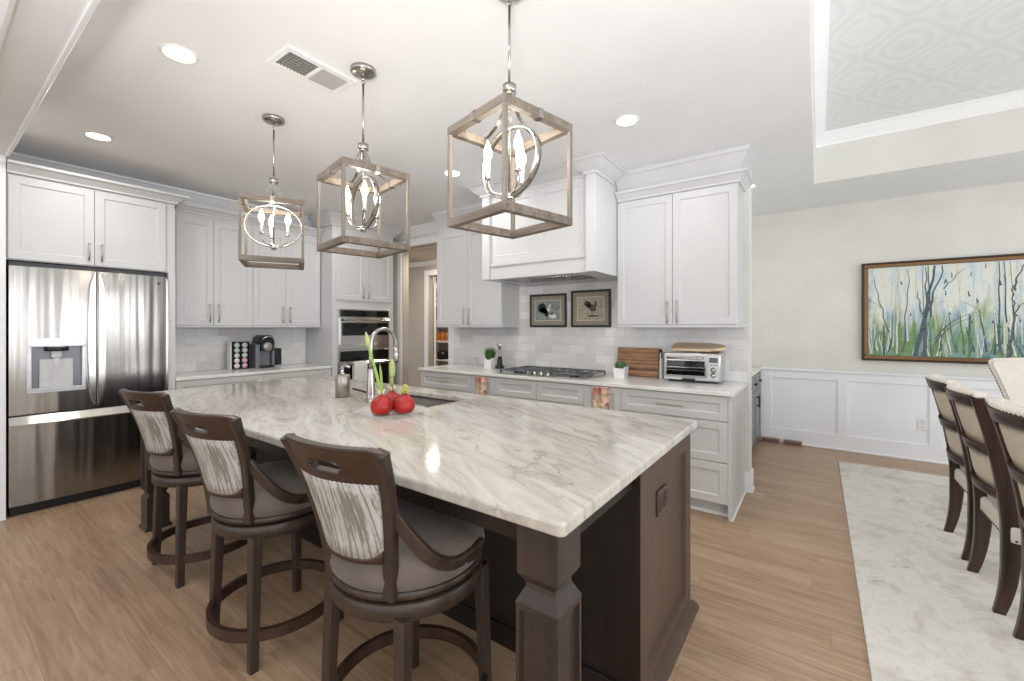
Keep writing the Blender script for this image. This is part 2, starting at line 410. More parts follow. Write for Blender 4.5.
def molding(bm, path, prof, closed=False, mi=0):
    """path: plan polyline; prof: (out, z) outline; out is to the RIGHT of travel."""
    n = len(path); P2 = [Vector(p) for p in path]; rings = []
    for i in range(n):
        d1 = (P2[i] - P2[i - 1]).normalized() if (i > 0 or closed) else None
        d2 = (P2[(i + 1) % n] - P2[i]).normalized() if (i < n - 1 or closed) else None
        n1 = Vector((d1.y, -d1.x)) if d1 else None; n2 = Vector((d2.y, -d2.x)) if d2 else None
        if n1 is None: m = n2
        elif n2 is None: m = n1
        else:
            m = n1 + n2; m = m / max(1e-6, m.dot(n1))
        rings.append([bm.verts.new((P2[i].x + m.x * o, P2[i].y + m.y * o, z)) for o, z in prof])
    k = len(prof); fs = []
    for i in (range(n) if closed else range(n - 1)):
        A, B = rings[i], rings[(i + 1) % n]
        for j in range(k):
            f = bm.faces.new((A[j], A[(j + 1) % k], B[(j + 1) % k], B[j])); f.material_index = mi; fs.append(f)
    if not closed:
        for r_ in (rings[0], rings[-1]): fs.append(bm.faces.new(r_))
    bmesh.ops.recalc_face_normals(bm, faces=fs)
def ball(bm, c, r, n=12, m=8, sx=1, sy=1, sz=1, mi=0):
    prof = [(r * math.sin(PI * i / m), -r * math.cos(PI * i / m) * sz) for i in range(m + 1)]
    fs = lathe(bm, [(max(0, a) if 0 < i < m else 0, c[2] + z) for i, (a, z) in enumerate(prof)], n, (c[0], c[1]), mi, True, 0, sx, sy)
    return fs
def bez(p0, p1, p2, p3, n=10):
    out = []
    for i in range(n + 1):
        t = i / n; a, b, c, d = (1 - t) ** 3, 3 * t * (1 - t) ** 2, 3 * t * t * (1 - t), t ** 3
        out.append(tuple(a * q0 + b * q1 + c * q2 + d * q3 for q0, q1, q2, q3 in zip(p0, p1, p2, p3)))
    return out

def obj(name, bm, mats, parent=None, label=None, kind=None, weld=True):
    if weld: bmesh.ops.remove_doubles(bm, verts=bm.verts, dist=1e-5)
    me = bpy.data.meshes.new(name); bm.to_mesh(me); bm.free()
    for m in (mats if isinstance(mats, (list, tuple)) else [mats]): me.materials.append(M[m] if isinstance(m, str) else m)
    o = bpy.data.objects.new(name, me); COL.objects.link(o)
    if parent: o.parent = parent
    if label: o['label'] = label
    if kind: o['kind'] = kind
    return o
def thing(name, label, cat, loc=(0, 0, 0), rz=0.0, group=None):
    o = bpy.data.objects.new(name, None); COL.objects.link(o)
    o.empty_display_size = 0.1; o.location = loc; o.rotation_euler = (0, 0, rz); o['label'] = label; o['category'] = cat
    if group: o['group'] = group
    return o
def tag(o, label, cat, group=None):
    o['label'] = label; o['category'] = cat
    if group: o['group'] = group
    return o
def struct(name, bm, m, weld=True): return obj(name, bm, m, None, None, 'structure', weld)
def dup(root, loc, rz, label=None, group=None):
    r = root.copy(); COL.objects.link(r); r.location = loc; r.rotation_euler = (0, 0, rz)
    if label: r['label'] = label
    if group: r['group'] = group
    for ch in list(root.children):
        c = ch.copy(); COL.objects.link(c); c.parent = r
        for g in ch.children:
            d = g.copy(); COL.objects.link(d); d.parent = c
    return r

# ------------------------------------------------------------------ key dimensions
YW = 4.05        # cooktop wall face
XW = -5.33       # refrigerator wall face
YD = 6.04        # dining wall face
WEND = -0.46     # free end of the cooktop wall

# ------------------------------------------------------------------ room shell
bm = BM(); box(bm, -7.6, 4.5, -5.1, 7.0, -0.1, 0.0); struct('floor', bm, 'floor')

TX0, TX1, TY0, TY1 = -0.03, 3.4, 0.75, 5.01
bm = BM()
for x0, x1, y0, y1 in ((XW - 0.15, TX0, 0.395, YW + 0.12), (TX0, TX1, 0.395, TY0), (TX1, 4.5, 0.395, 6.2), (TX0, TX1, TY1, 6.2), (-1.4, TX0, YW + 0.12, 6.2)):
    box(bm, x0, x1, y0, y1, CEIL, CEIL + 0.06)
struct('ceiling', bm, 'ceil')
bm = BM(); box(bm, -6.2, 4.5, -5.1, 0.225, CEIL, CEIL + 0.06); struct('ceiling', bm, 'ceil')
# tray recess over the dining table
TZ = 3.19
bm = BM()
box(bm, TX0 - 0.05, TX0, TY0, TY1, CEIL + .06, TZ); box(bm, TX1, TX1 + 0.05, TY0, TY1, CEIL + .06, TZ)
box(bm, TX0 - 0.05, TX1 + 0.05, TY1, TY1 + 0.05, CEIL + 0.0601, TZ); box(bm, TX0 - 0.05, TX1 + 0.05, TY0 - 0.05, TY0, CEIL + 0.0601, TZ)
quad(bm, [(TX0, TY1 - .0005, CEIL), (TX1, TY1 - .0005, CEIL), (TX1, TY1 - .0005, TZ), (TX0, TY1 - .0005, TZ)])
struct('wall_tray', bm, 'wall', False)
bm = BM(); box(bm, TX0 - 0.05, TX1 + 0.05, TY0 - 0.05, TY1 + 0.05, TZ, TZ + 0.05); struct('ceiling_tray', bm, 'paper')
bm = BM()
molding(bm, [(TX0, TY0), (TX0, TY1), (TX1, TY1), (TX1, TY0)], [(0.0, 3.08), (0.012, 3.08), (0.02, 3.10), (0.07, 3.165), (0.085, 3.175), (0.085, 3.1899), (0.0, 3.1899)], True)
struct('trim_1', bm, 'trim')

# cased header between the living side and the kitchen, with its jamb
bm = BM(); box(bm, -4.72, 4.5, 0.225, 0.395, 2.60, CEIL + 0.06); struct('wall_header', bm, 'ceil')
bm = BM(); box(bm, -4.72, 4.4, 0.39, 0.41, 2.588, 2.69, 0.003); box(bm, -4.72, 4.4, 0.21, 0.23, 2.588, 2.69, 0.003); struct('trim_2', bm, 'trim')
bm = BM(); box(bm, -6.2, -4.72, 0.225, 0.395, 0, CEIL + 0.06); struct('wall_jamb', bm, 'wains')

# cooktop wall with the hall opening on its left
OX0, OX1, OZ = -4.81, -3.89, 2.50
bm = BM()
box(bm, OX1, WEND, YW, YW + 0.12, 0, CEIL); box(bm, OX0, OX1, YW, YW + 0.12, OZ, CEIL); box(bm, XW - 0.15, OX0, YW, YW + 0.12, 0, CEIL)
struct('wall_back', bm, 'wall')
bm = BM()
q = obj  # opening lining, painted the hall colour
bm2 = BM(); box(bm2, OX0 - 0.004, OX0 + 0.004, YW + 0.012, YW + 0.1199, 0, OZ); box(bm2, OX0 + .004, OX1, YW + 0.012, YW + 0.1199, OZ - 0.004, OZ + 0.004); struct('wall_opening', bm2, 'beige')
box(bm, OX0 - 0.09, OX0, YW - 0.018, YW, 0, OZ + 0.09, 0.004); box(bm, OX0, OX1, YW - 0.018, YW, OZ, OZ + 0.09, 0.004); box(bm, OX1, OX1 + 0.09, YW - 0.018, YW, 0, OZ + 0.09, 0.004)
struct('trim_3', bm, 'trim')
# refrigerator wall
bm = BM(); box(bm, XW - 0.15, XW, 0.395, YW + 0.12, 0, CEIL); struct('wall_left', bm, 'wall')
# dining wall and pantry nook side
bm = BM(); box(bm, -1.4, 4.5, YD, YD + 0.12, 0, CEIL); struct('wall_dining', bm, 'wall')
bm = BM(); box(bm, -1.4, -1.25, YW + 0.12, YD, 0, CEIL); struct('wall_nook', bm, 'wall')

# outer walls with windows, behind and right of the camera
def wall_with_windows(name, axis, at, th, a0, a1, z1, wins):
    bm = BM()
    def bx(p0, p1, z0, z1_):
        if axis == 'x': box(bm, p0, p1, at, at + th, z0, z1_)
        else: box(bm, at, at + th, p0, p1, z0, z1_)
    cur = a0
    for c, w, s, h in wins:
        bx(cur, c - w / 2, 0, z1); bx(c - w / 2, c + w / 2, 0, s); bx(c - w / 2, c + w / 2, s + h, z1); cur = c + w / 2
    bx(cur, a1, 0, z1); struct(name, bm, 'wall')
    for i, (c, w, s, h) in enumerate(wins):
        fb = BM(); gb = BM()
        def fx(b_, p0, p1, z0, z1_, d0=0.02, d1=0.08):
            if axis == 'x': box(b_, p0, p1, at + d0, at + d1, z0, z1_)
            else: box(b_, at + d0, at + d1, p0, p1, z0, z1_)
        L, H = c - w / 2, c + w / 2
        fx(fb, L, L + .05, s, s + h); fx(fb, H - .05, H, s, s + h); fx(fb, L, H, s, s + .05); fx(fb, L, H, s + h - .05, s + h); fx(fb, L, H, s + h / 2 - .02, s + h / 2 + .02); fx(fb, c - .012, c + .012, s, s + h)
        fx(gb, L + .05, H - .05, s + .05, s + h - .05, .045, .05)
        global WN; WN += 1
        f = struct('window_%d' % WN, fb, 'trim'); g = obj('pane', gb, 'pane', f)
WN = 0
wall_with_windows('wall_rear', 'x', -5.05, 0.12, -6.2, 4.5, CEIL, [(x, 1.5, 0.35, 2.0) for x in (-4.2, -1.9, 0.4, 2.7)])
wall_with_windows('wall_right', 'y', 4.4, 0.12, -5.05, 6.1, CEIL, [(y, 1.3, 0.65, 1.7) for y in (-2.6, -0.4, 1.9, 4.0)])
bm = BM(); box(bm, -6.2, -6.05, -5.05, 0.225, 0, CEIL); struct('wall_living', bm, 'wall')

# hall beyond the opening
HY = 5.0; PX0, PX1, PZ = -5.27, -4.35, 2.23
bm = BM()
box(bm, -7.5, PX0, HY, HY + 0.1, 0, 2.47); box(bm, PX1, -2.6, HY, HY + 0.1, 0, 2.47); box(bm, PX0, PX1, HY, HY + 0.1, PZ, 2.47)
box(bm, -7.6, -7.5, YW + 0.12, HY, 0, 2.47); box(bm, -2.7, -2.6, YW + 0.12, HY, 0, 2.47)
struct('wall_hall', bm, 'beige')
bm = BM(); box(bm, -7.6, -2.6, YW + 0.12, 6.4, 2.47, 2.55); struct('ceiling_hall', bm, 'beige')
bm = BM(); box(bm, PX0 - 0.09, PX0, HY - 0.018, HY, 0, PZ + 0.09, 0.004); box(bm, PX0, PX1, HY - 0.018, HY, PZ, PZ + 0.09, 0.004); box(bm, PX1, PX1 + 0.09, HY - 0.018, HY, 0, PZ + 0.09, 0.004)
molding(bm, [(-7.4, HY - 0.0005), (-2.75, HY - 0.0005)], [(0.0, 2.40), (0.01, 2.40), (0.06, 2.455), (0.06, 2.4699), (0.0, 2.4699)])
struct('trim_4', bm, 'trim')
bm = BM(); box(bm, -6.2, -3.4, 5.95, 6.05, 0, 2.47); box(bm, -6.2, -6.1, HY + .1, 5.95, 0, 2.47); box(bm, -3.5, -3.4, HY + .1, 5.95, 0, 2.47); struct('wall_pantry', bm, 'beige')
bm = BM(); box(bm, -0.02, 0.02, 0.0, 0.8, 0.01, PZ - 0.01, 0.003)
dr = struct('door_1', bm, 'trim'); dr.location = (PX0 + 0.02, HY + 0.13, 0); dr.rotation_euler = (0, 0, R(62))
bm = BM(); tube(bm, [(0.02, 0.72, 0.95), (0.055, 0.72, 0.95)], 0.01); ball(bm, (0.07, 0.72, 0.95), 0.027); obj('door_handle', bm, 'pull', dr)
lamp_hall = area_light('hall_ceiling_lamp', (-4.6, 4.6, 2.44), (0, 0, 0), 0.3, 0.3, 18, (1, 0.92, 0.8))
fill_pantry = area_light('pantry_fill_lamp', (-5.35, 5.36, 2.44), (0, 0, 0), 0.2, 0.2, 10, (1, 0.92, 0.8))  # added fill lamp in front of the pantry shelves, no fixture

# crown mouldings
CP = [(0.0, CEIL - 0.11), (0.012, CEIL - 0.11), (0.018, CEIL - 0.095), (0.04, CEIL - 0.075), (0.085, CEIL - 0.025), (0.1, CEIL - 0.02), (0.1, CEIL - 0.0004), (0.0, CEIL - 0.0004)]
bm = BM(); molding(bm, [(XW + .12, 0.43), (XW + .12, 2.93), (XW, 2.93), (XW, YW), (-3.9, YW)], CP); box(bm, XW, XW + .12, .396, 2.93, 2.57, CEIL - .0004); struct('trim_5', bm, 'trim')
# baseboards, wainscot
bm = BM()
def panel_wall(bm, x0, x1, stiles, zt=0.885):
    y = YD
    box(bm, x0, x1, y - 0.018, y, 0.0, 0.175, 0.003); box(bm, x0, x1, y - 0.018, y, 0.773, zt - 0.02, 0.003)
    box(bm, x0, x1, y - 0.034, y, zt - 0.022, zt, 0.004)
    box(bm, x0, x1, y - 0.03, y, 0, 0.02, 0.004)
    for a, b in stiles: box(bm, a, b, y - 0.018, y, 0.175, 0.773, 0.003)
    xs = [s for s in stiles]
    for (a, b), (c, d) in zip(xs, xs[1:]):
        for q0, q1, w0, w1 in ((b, c, 0.175, 0.187), (b, c, 0.761, 0.773), (b, b + 0.012, 0.187, 0.761), (c - 0.012, c, 0.187, 0.761)):
            box(bm, q0, q1, y - 0.009, y, w0, w1)
panel_wall(bm, -0.57, 4.39, [(-0.57, -0.457), (0.177, 0.271), (0.922, 1.016), (1.667, 1.761), (2.41, 2.504), (3.155, 3.249), (3.9, 4.39)])
box(bm, -0.57, 4.39, YD - 0.006, YD - 0.0005, 0.02, 0.86)
struct('trim_6', bm, 'wains')
bm = BM()
molding(bm, [(-0.505, YW - 0.0005), (WEND, YW - 0.0005), (WEND, YW + 0.12)][::-1] if False else [(WEND, YW + 0.1205), (WEND, YW)][::-1], [(0, 0), (0.022, 0), (0.022, 0.018), (0.014, 0.022), (0.014, 0.16), (0.008, 0.175), (0, 0.175)])
box(bm, -0.50, WEND + 0.014, YW - 0.014, YW, 0, 0.17, 0.003)
struct('baseboard_back', bm, 'trim')

# backsplashes
bm = BM(); box(bm, -3.80, WEND - 0.015, YW - 0.008, YW, 0.915, 1.40); box(bm, -2.80, -1.46, YW - 0.008, YW, 1.40, 1.86); struct('wall_backsplash', bm, 'tilex')
bm = BM(); box(bm, XW, XW + 0.008, 1.395, 2.93, 0.915, 1.377); struct('wall_backsplash_left', bm, 'tiley')

# ------------------------------------------------------------------ recessed lights and ceiling register
def downlight(x, y, label):
    t = thing('recessed_light', label, 'ceiling light', (x, y, CEIL), 0, 'recessed downlights')
    bm = BM(); lathe(bm, [(0.064, -0.001), (0.079, -0.001), (0.081, -0.004), (0.07, -0.009), (0.064, -0.006)], 28, ring=True)
    obj('trim_ring', bm, 'whitep', t)
    bm = BM(); lathe(bm, [(0.0, -0.0055), (0.064, -0.0045), (0.064, -0.001), (0, -0.001)], 28); obj('lens', bm, 'lens', t)
    spot_down((x, y, CEIL - 0.02), 7)
downlight(-2.60, 0.78, 'round recessed downlight beside the air vent, above the middle stool')
downlight(-4.19, 0.78, 'round recessed downlight above the stainless refrigerator')
downlight(-1.03, 2.75, 'round recessed downlight in front of the hood crown')
downlight(-2.64, 2.79, 'round recessed downlight seen through the nearest lantern pendant')
downlight(-0.56, 4.72, 'round recessed downlight past the end of the white upper cabinet crown')
for p in ((-4.19, 2.79), (-1.03, 0.78)): spot_down((p[0], p[1], CEIL - 0.02), 6)  # added fill lamps on the downlight grid, without fixtures
t = thing('air_vent', 'white two-part ceiling air vent with grey grille', 'vent', (-2.192, 1.245, CEIL))
bm = BM()
for x0, x1, y0, y1 in ((-.11, -.075, -.19, .19), (.075, .11, -.19, .19), (-.075, .075, -.19, -.16), (-.075, .075, .16, .19), (-.075, .075, -.008, .014)): box(bm, x0, x1, y0, y1, -0.012, -0.0005, 0.002)
obj('frame', bm, 'whitep', t)
bm = BM(); box(bm, -.076, .076, -.161, .161, -0.003, -0.0006); obj('backing', bm, plain('vent_dark', (58, 56, 54), 0.8), t)
bm = BM()
for i in range(9):
    y = -.153 + i * .0175; box(bm, -.075, .075, y, y + .006, -0.009, -0.003)
for i in range(7):
    x = -.066 + i * .022; box(bm, x - .002, x + .002, -.16, -.008, -.009, -.003)
obj('grille', bm, plain('vent_grey', (150, 148, 144), 0.5), t)
bm = BM(); box(bm, -.075, .075, .014, .16, -.0115, -.003)
for i in range(12): box(bm, -.07, .07, .02 + i * .0115, .0245 + i * .0115, -.013, -.0114)
obj('filter_panel', bm, plain('vent_light', (188, 187, 184), 0.5), t)

# ------------------------------------------------------------------ cabinet builders
def shaker(bm, x0, x1, z0, z1, y=0.0, th=0.02, rail=0.055, rec=0.009, step=0.008):
    rail = min(rail, (x1 - x0) * 0.3, (z1 - z0) * 0.3)
    c = 0.0025
    def ring(a0, a1, b0, b1, yy): return [bm.verts.new(p) for p in ((a0, yy, b0), (a1, yy, b0), (a1, yy, b1), (a0, yy, b1))]
    rs = [ring(x0, x1, z0, z1, y), ring(x0, x1, z0, z1, y - th + c), ring(x0 + c, x1 - c, z0 + c, z1 - c, y - th),
          ring(x0 + rail, x1 - rail, z0 + rail, z1 - rail, y - th), ring(x0 + rail + step, x1 - rail - step, z0 + rail + step, z1 - rail - step, y - th + rec)]
    fs = [bm.faces.new(rs[0][::-1])]
    for A, B in zip(rs, rs[1:]):
        for i in range(4): fs.append(bm.faces.new((A[i], A[(i + 1) % 4], B[(i + 1) % 4], B[i])))
    fs.append(bm.faces.new(rs[-1])); bmesh.ops.recalc_face_normals(bm, faces=fs)
def pull(parent, kind, a, b, length=0.16, y=-0.02, mat='pull'):
    bm = BM(); h = length / 2; off = y - 0.03
    if kind == 'v':
        tube(bm, [(a, off, b - h), (a, off, b + h)], 0.006, 8, up=Vector((0, 1, 0)))
        for s in (-1, 1): tube(bm, [(a, y, b + s * h * 0.8), (a, off, b + s * h * 0.8)], 0.0045, 8)
    else:
        box(bm, a - h, a + h, off - 0.006, off + 0.004, b - 0.006, b + 0.006, 0.002)
        for s in (-1, 1): tube(bm, [(a + s * h * 0.8, y, b), (a + s * h * 0.8, off, b)], 0.0045, 8)
    return obj('handle', bm, mat, parent)
def cabinet(name, label, cat, loc, rz, w, depth, z0, z1, fronts, mat='cab', toe=False, group=None, hood=None):
    t = thing(name, label, cat, loc, rz, group)
    bm = BM(); depth -= .003
    zb = z0 + (0.10 if toe else 0)
    box(bm, 0, w, 0.0005, depth, zb, z1, 0.001)
    if toe: box(bm, 0.0, w, 0.06, depth, z0, zb)
    obj('carcass', bm, mat, t)
    for kind, x0, x1, a, b, hd in fronts:
        bm = BM(); shaker(bm, x0 + .0015, x1 - .0015, a + .0015, b - .0015)
        d = obj(kind, bm, mat, t)
        if hd: pull(d, *hd)
    return t

# ------------------------------------------------------------------ cooktop wall: base run
YF = 3.385   # carcass front
D = YW - YF
GB = 'base cabinets along the cooktop wall'
def base(name, label, x0, x1, fronts, **k):
    return cabinet(name, label, 'cabinet', (x0, YF, 0), 0, x1 - x0, D, 0, 0.885, fronts, 'cabl', True, GB)
def drawers3(w, hl=.17):
    return [('drawer', 0, w, .70, .88, ('h', w / 2, .79, hl)), ('drawer', 0, w, .405, .697, ('h', w / 2, .60, hl)), ('drawer', 0, w, .108, .402, ('h', w / 2, .30, hl))]
w = .755; base('base_cabinet', 'white base cabinet with one wide drawer at the hall end of the cooktop counter', -3.675, -2.92,
     [('drawer', 0, w, .70, .88, ('h', w / 2, .79, .14)), ('door', 0, w / 2, .108, .697, ('v', w / 2 - .04, .56)), ('door', w / 2, w, .108, .697, ('v', w / 2 + .04, .56))])
w = .31; base('pullout_cabinet', 'narrow white pull-out cabinet left of the cooktop fronts', -2.92, -2.61, [('door', 0, w, .108, .88, None)])
w = .97; base('cooktop_cabinet', 'white base cabinet with two plain fronts right under the cooktop', -2.61, -1.64,
     [('front_panel', 0, w / 2, .70, .88, None), ('front_panel', w / 2, w, .70, .88, None), ('door', 0, w / 2, .108, .697, ('v', w / 2 - .04, .56)), ('door', w / 2, w, .108, .697, ('v', w / 2 + .04, .56))])
w = .33; base('pullout_cabinet', 'narrow white pull-out cabinet between cooktop fronts and three-drawer unit', -1.64, -1.31, [('door', 0, w, .108, .88, None)])
w = .79; t = base('drawer_cabinet', 'white three-drawer base cabinet under the toaster oven', -1.31, -.52, drawers3(w, .2))
bm = BM(); box(bm, w, w + .022, -0.018, D - .004, 0.0, .885, 0.002); obj('end_panel', bm, 'cab', t)
bm = BM(); box(bm, 0, w + .03, .045, .06, 0, .02, .003); box(bm, w + .022, w + .034, -.02, D - .02, 0, .02, .003); obj('shoe_moulding', bm, 'trim', t)

bm = BM(); box(bm, -3.70, -0.478, 3.342, YW - 0.0085, .885, .915, 0.004, 2)
tag(obj('countertop', bm, 'quartz'), 'white quartz worktop running along the cooktop wall', 'countertop')

# uppers of the cooktop wall
YU = 3.72
CAB_CROWN = [(0.0, 2.50), (0.012, 2.50), (0.016, 2.515), (0.05, 2.55), (0.07, 2.558), (0.07, 2.575), (0.0, 2.575)]
w = .978; t = cabinet('upper_cabinet', 'tall white two-door upper cabinet between the hall opening and the range hood', 'cabinet', (-3.758, YU, 0), 0, w, YW - YU, 1.372, 2.6,
     [('door', 0, .49, 1.395, 2.49, ('v', .45, 1.50, .19)), ('door', .49, w, 1.395, 2.49, ('v', .53, 1.50, .19))], 'cab', False, 'white upper cabinets')
bm = BM(); box(bm, -.003, w + .002, -.022, YW - YU, 1.372, 1.393, .003); obj('light_rail', bm, 'cab', t)
bm = BM(); molding(bm, [(0.0, 0), (w, 0)], [(0.0, 2.6), (0.015, 2.6), (0.02, 2.62), (0.085, 2.69), (0.1, 2.70), (0.1, CEIL - .001), (0, CEIL - .001)]); box(bm, 0, w, 0.0, YW - YU - .11, 2.6, CEIL - .001); obj('crown', bm, 'cab', t)

w = .968; t = cabinet('upper_cabinet', 'tall white two-door upper cabinet right of the range hood, above the toaster oven', 'cabinet', (-1.474, YU, 0), 0, w, YW - YU, 1.372, 2.5,
     [('door', 0, .482, 1.395, 2.49, ('v', .442, 1.50, .19)), ('door', .482, w, 1.395, 2.49, ('v', .522, 1.50, .19))], 'cab', False, 'white upper cabinets')
bm = BM(); box(bm, -.001, w + .004, -.022, YW - YU, 1.372, 1.393, .003); obj('light_rail', bm, 'cab', t)
bm = BM()
molding(bm, [(0, -.005), (w + .005, -.005), (w + .005, YW - YU - .001)], CAB_CROWN)
box(bm, 0, w + .005, -.005, YW - YU - .001, 2.5, 2.575)
molding(bm, [(0, .02), (w - .02, .02), (w - .02, YW - YU - .001)], [(0.0, 2.575), (0.02, 2.575), (0.03, 2.60), (0.095, 2.70), (0.11, 2.71), (0.11, CEIL - .001), (0, CEIL - .001)])
box(bm, 0, w - .02, .02, YW - YU - .001, 2.575, CEIL - .001)
obj('crown', bm, 'cab', t)

# range hood
HX0, HX1, HF = -2.67, -1.48, 3.24
t = thing('range_hood', 'large white panelled range hood cover over the cooktop', 'range hood', (HX0, HF, 0))
w = HX1 - HX0; dp = YW - HF
bm = BM(); box(bm, .07, w - .07, 0.066, dp - .012, 1.966, CEIL - .001); obj('housing', bm, 'cab', t)
bm = BM()
box(bm, .0, .085, -.0, dp - .012, 1.835, CEIL - .001, .002); obj('side_column', bm, 'cab', t)
bm = BM(); box(bm, w - .085, w, -.0, dp - .012, 1.835, CEIL - .001, .002); obj('side_column', bm, 'cab', t)
bm = BM(); shaker(bm, .085, w / 2, 1.99, 2.64, .065, .018, .07); obj('front_panel', bm, 'cab', t)
bm = BM(); shaker(bm, w / 2, w - .085, 1.99, 2.64, .065, .018, .07); obj('front_panel', bm, 'cab', t)
bm = BM(); box(bm, .085, w - .085, .03, dp - .012, 1.835, 1.965, .002); box(bm, .085, w - .085, .015, .07, 1.955, 1.985, .006); obj('skirt', bm, 'cab', t)
bm = BM()
for i in range(22):
    x = .20 + i * .037; box(bm, x, x + .02, .10, .46, 1.822, 1.834)
box(bm, .18, w - .18, .08, .48, 1.828, 1.8352)
obj('filter', bm, 'steel', t)
bm = BM(); molding(bm, [(0.0, .3), (0.0, 0), (.085, 0), (.085, .055), (w - .085, .055), (w - .085, 0), (w, 0), (w, .37)], [(0.0, 2.635), (0.015, 2.635), (0.02, 2.655), (0.05, 2.675), (0.1, 2.72), (0.115, 2.725), (0.115, CEIL - .001), (0, CEIL - .001)])
obj('crown', bm, 'cab', t)

# ------------------------------------------------------------------ refrigerator wall
XF = -4.76
RZ = R(90)
# fridge surround: cabinet over the fridge + side panel
FY0, FY1 = .40, 1.395
t = cabinet('fridge_cabinet', 'white two-door cabinet above the stainless refrigerator', 'cabinet', (XF, FY0, 0), RZ, FY1 - FY0, -XW + XF, 1.865, 2.5,
     [('door', .005, .46, 1.87, 2.48, ('v', .425, 1.975, .14)), ('door', .46, .925, 1.87, 2.48, ('v', .50, 1.975, .14))], 'cab')
bm = BM(); W_ = FY1 - FY0
molding(bm, [(0, -.015), (W_, -.015), (W_, .155)], [(0.0, 2.49), (0.012, 2.49), (0.016, 2.505), (0.06, 2.54), (0.085, 2.547), (0.085, 2.565), (0.0, 2.565)])
box(bm, 0, W_, -.015, -XW + XF - .11, 2.49, 2.565); obj('crown', bm, 'cab', t)

bm = BM(); box(bm, XW + .003, XF + .02, 1.341, 1.394, 0, 1.864, .002); tag(obj('fridge_side_panel', bm, 'cab'), 'white full-height panel standing between the refrigerator and the worktop', 'panel')
# refrigerator
t = thing('refrigerator', 'stainless steel french-door refrigerator with ice dispenser', 'refrigerator', (-4.735, .408, 0), RZ)
FW = .915
bm = BM(); box(bm, .004, FW - .004, .035, .57, .055, 1.835, .003); obj('body', bm, plain('fridge_side', (52, 52, 54), .4), t)
def bowed(bm, x0, x1, z0, z1, bulge=.022, th=.035, n=8, mi=0):
    """front skin slightly bowed in plan, over the full fridge width"""
    A = []
    for i in range(n + 1):
        x = x0 + (x1 - x0) * i / n; u = (x / FW) * 2 - 1
        y = -bulge * (1 - u * u)
        A.append((x, y))
    poly = [(x0, th)] + A + [(x1, th)]
    fs = prism(bm, poly, z0, z1, 'z', mi)
    for f in fs:
        if len(f.verts) == 4: f.smooth = False
c = FW / 2
# left door with dispenser opening
dx0, dx1, dz0, dz1 = .088, .398, .885, 1.295
bm = BM()
bowed(bm, .002, dx0, .735, 1.822); bowed(bm, dx1, c - .004, .735, 1.822); bowed(bm, dx0, dx1, .735, dz0); bowed(bm, dx0, dx1, dz1, 1.822)
box(bm, dx0, dx1, .026, .035, dz0, dz1)
ld = obj('door', bm, 'fridge', t)
bm = BM(); e = .022
box(bm, dx0, dx0 + e, -.022, .026, dz0 + .036, dz1 - .066, .002); box(bm, dx1 - e, dx1, -.022, .026, dz0 + .036, dz1 - .066, .002); box(bm, dx0, dx1, -.024, .026, dz1 - .065, dz1, .002); box(bm, dx0, dx1, -.026, .026, dz0, dz0 + .035, .002)
disp = obj('dispenser_frame', bm, plain('dispenser_silver', (196, 196, 200), .3, .6), ld)
bm = BM(); box(bm, dx0 + e, dx1 - e, .018, .026, dz0 + .03, dz1 - .06); obj('dispenser_recess', bm, plain('dispenser_recess_grey', (122, 122, 128), .35, .4), ld)
bm = BM(); lathe(bm, [(.05, dz1 - .1), (.055, dz1 - .075), (.05, dz1 - .06)], 16, (.24, -.004)); box(bm, .21, .27, -.012, .012, dz1 - .15, dz1 - .095, .006); box(bm, .222, .258, -.004, .008, dz1 - .215, dz1 - .15, .004); obj('dispenser_lever', bm, plain('dispenser_lever_white', (214, 214, 216), .3), ld)
bm = BM(); lathe(bm, [(.062, dz1 - .1), (.066, dz1 - .098), (.066, dz1 - .07), (.06, dz1 - .068)], 16, (.24, -.002)); obj('dispenser_collar', bm, 'black', ld)
bm = BM(); box(bm, .15, .33, .0, .018, dz0 + .035, dz1 - .16, .004); obj('dispenser_paddle', bm, plain('paddle_grey', (206, 206, 210), .35), ld)
bm = BM(); bowed(bm, c + .004, FW - .002, .735, 1.822); rd = obj('door', bm, 'fridge', t)
bm = BM(); lathe(bm, [(0, -.001), (.011, -.001), (.011, .0006), (0, .0006)], 14)
em = obj('emblem', bm, 'greyp', rd); em.location = (.862, -.0065, 1.76); em.rotation_euler = (R(90), 0, 0)
# door edge grips beside the centre seam
for s, dd in ((-1, ld), (1, rd)):
    bm = BM()
    pts = [(c + s * (.010 + .034 * (1 - (2 * i / 12 - 1) ** 2) ** .5 if False else c * 0 + .012 + .03), -.03, .76 + 1.04 * i / 12) for i in range(13)]
    prof = []
    for i in range(13):
        k = math.sin(PI * i / 12) ** .35 if 0 < i < 12 else 0
        prof.append((c + s * (.014 + .038 * k), .76 + 1.05 * i / 12))
    poly = [(c + s * .008, .76)] + prof + [(c + s * .008, 1.81)]
    prism(bm, poly, -.055, -.021, 'y'); obj('grip', bm, 'steelv', dd)
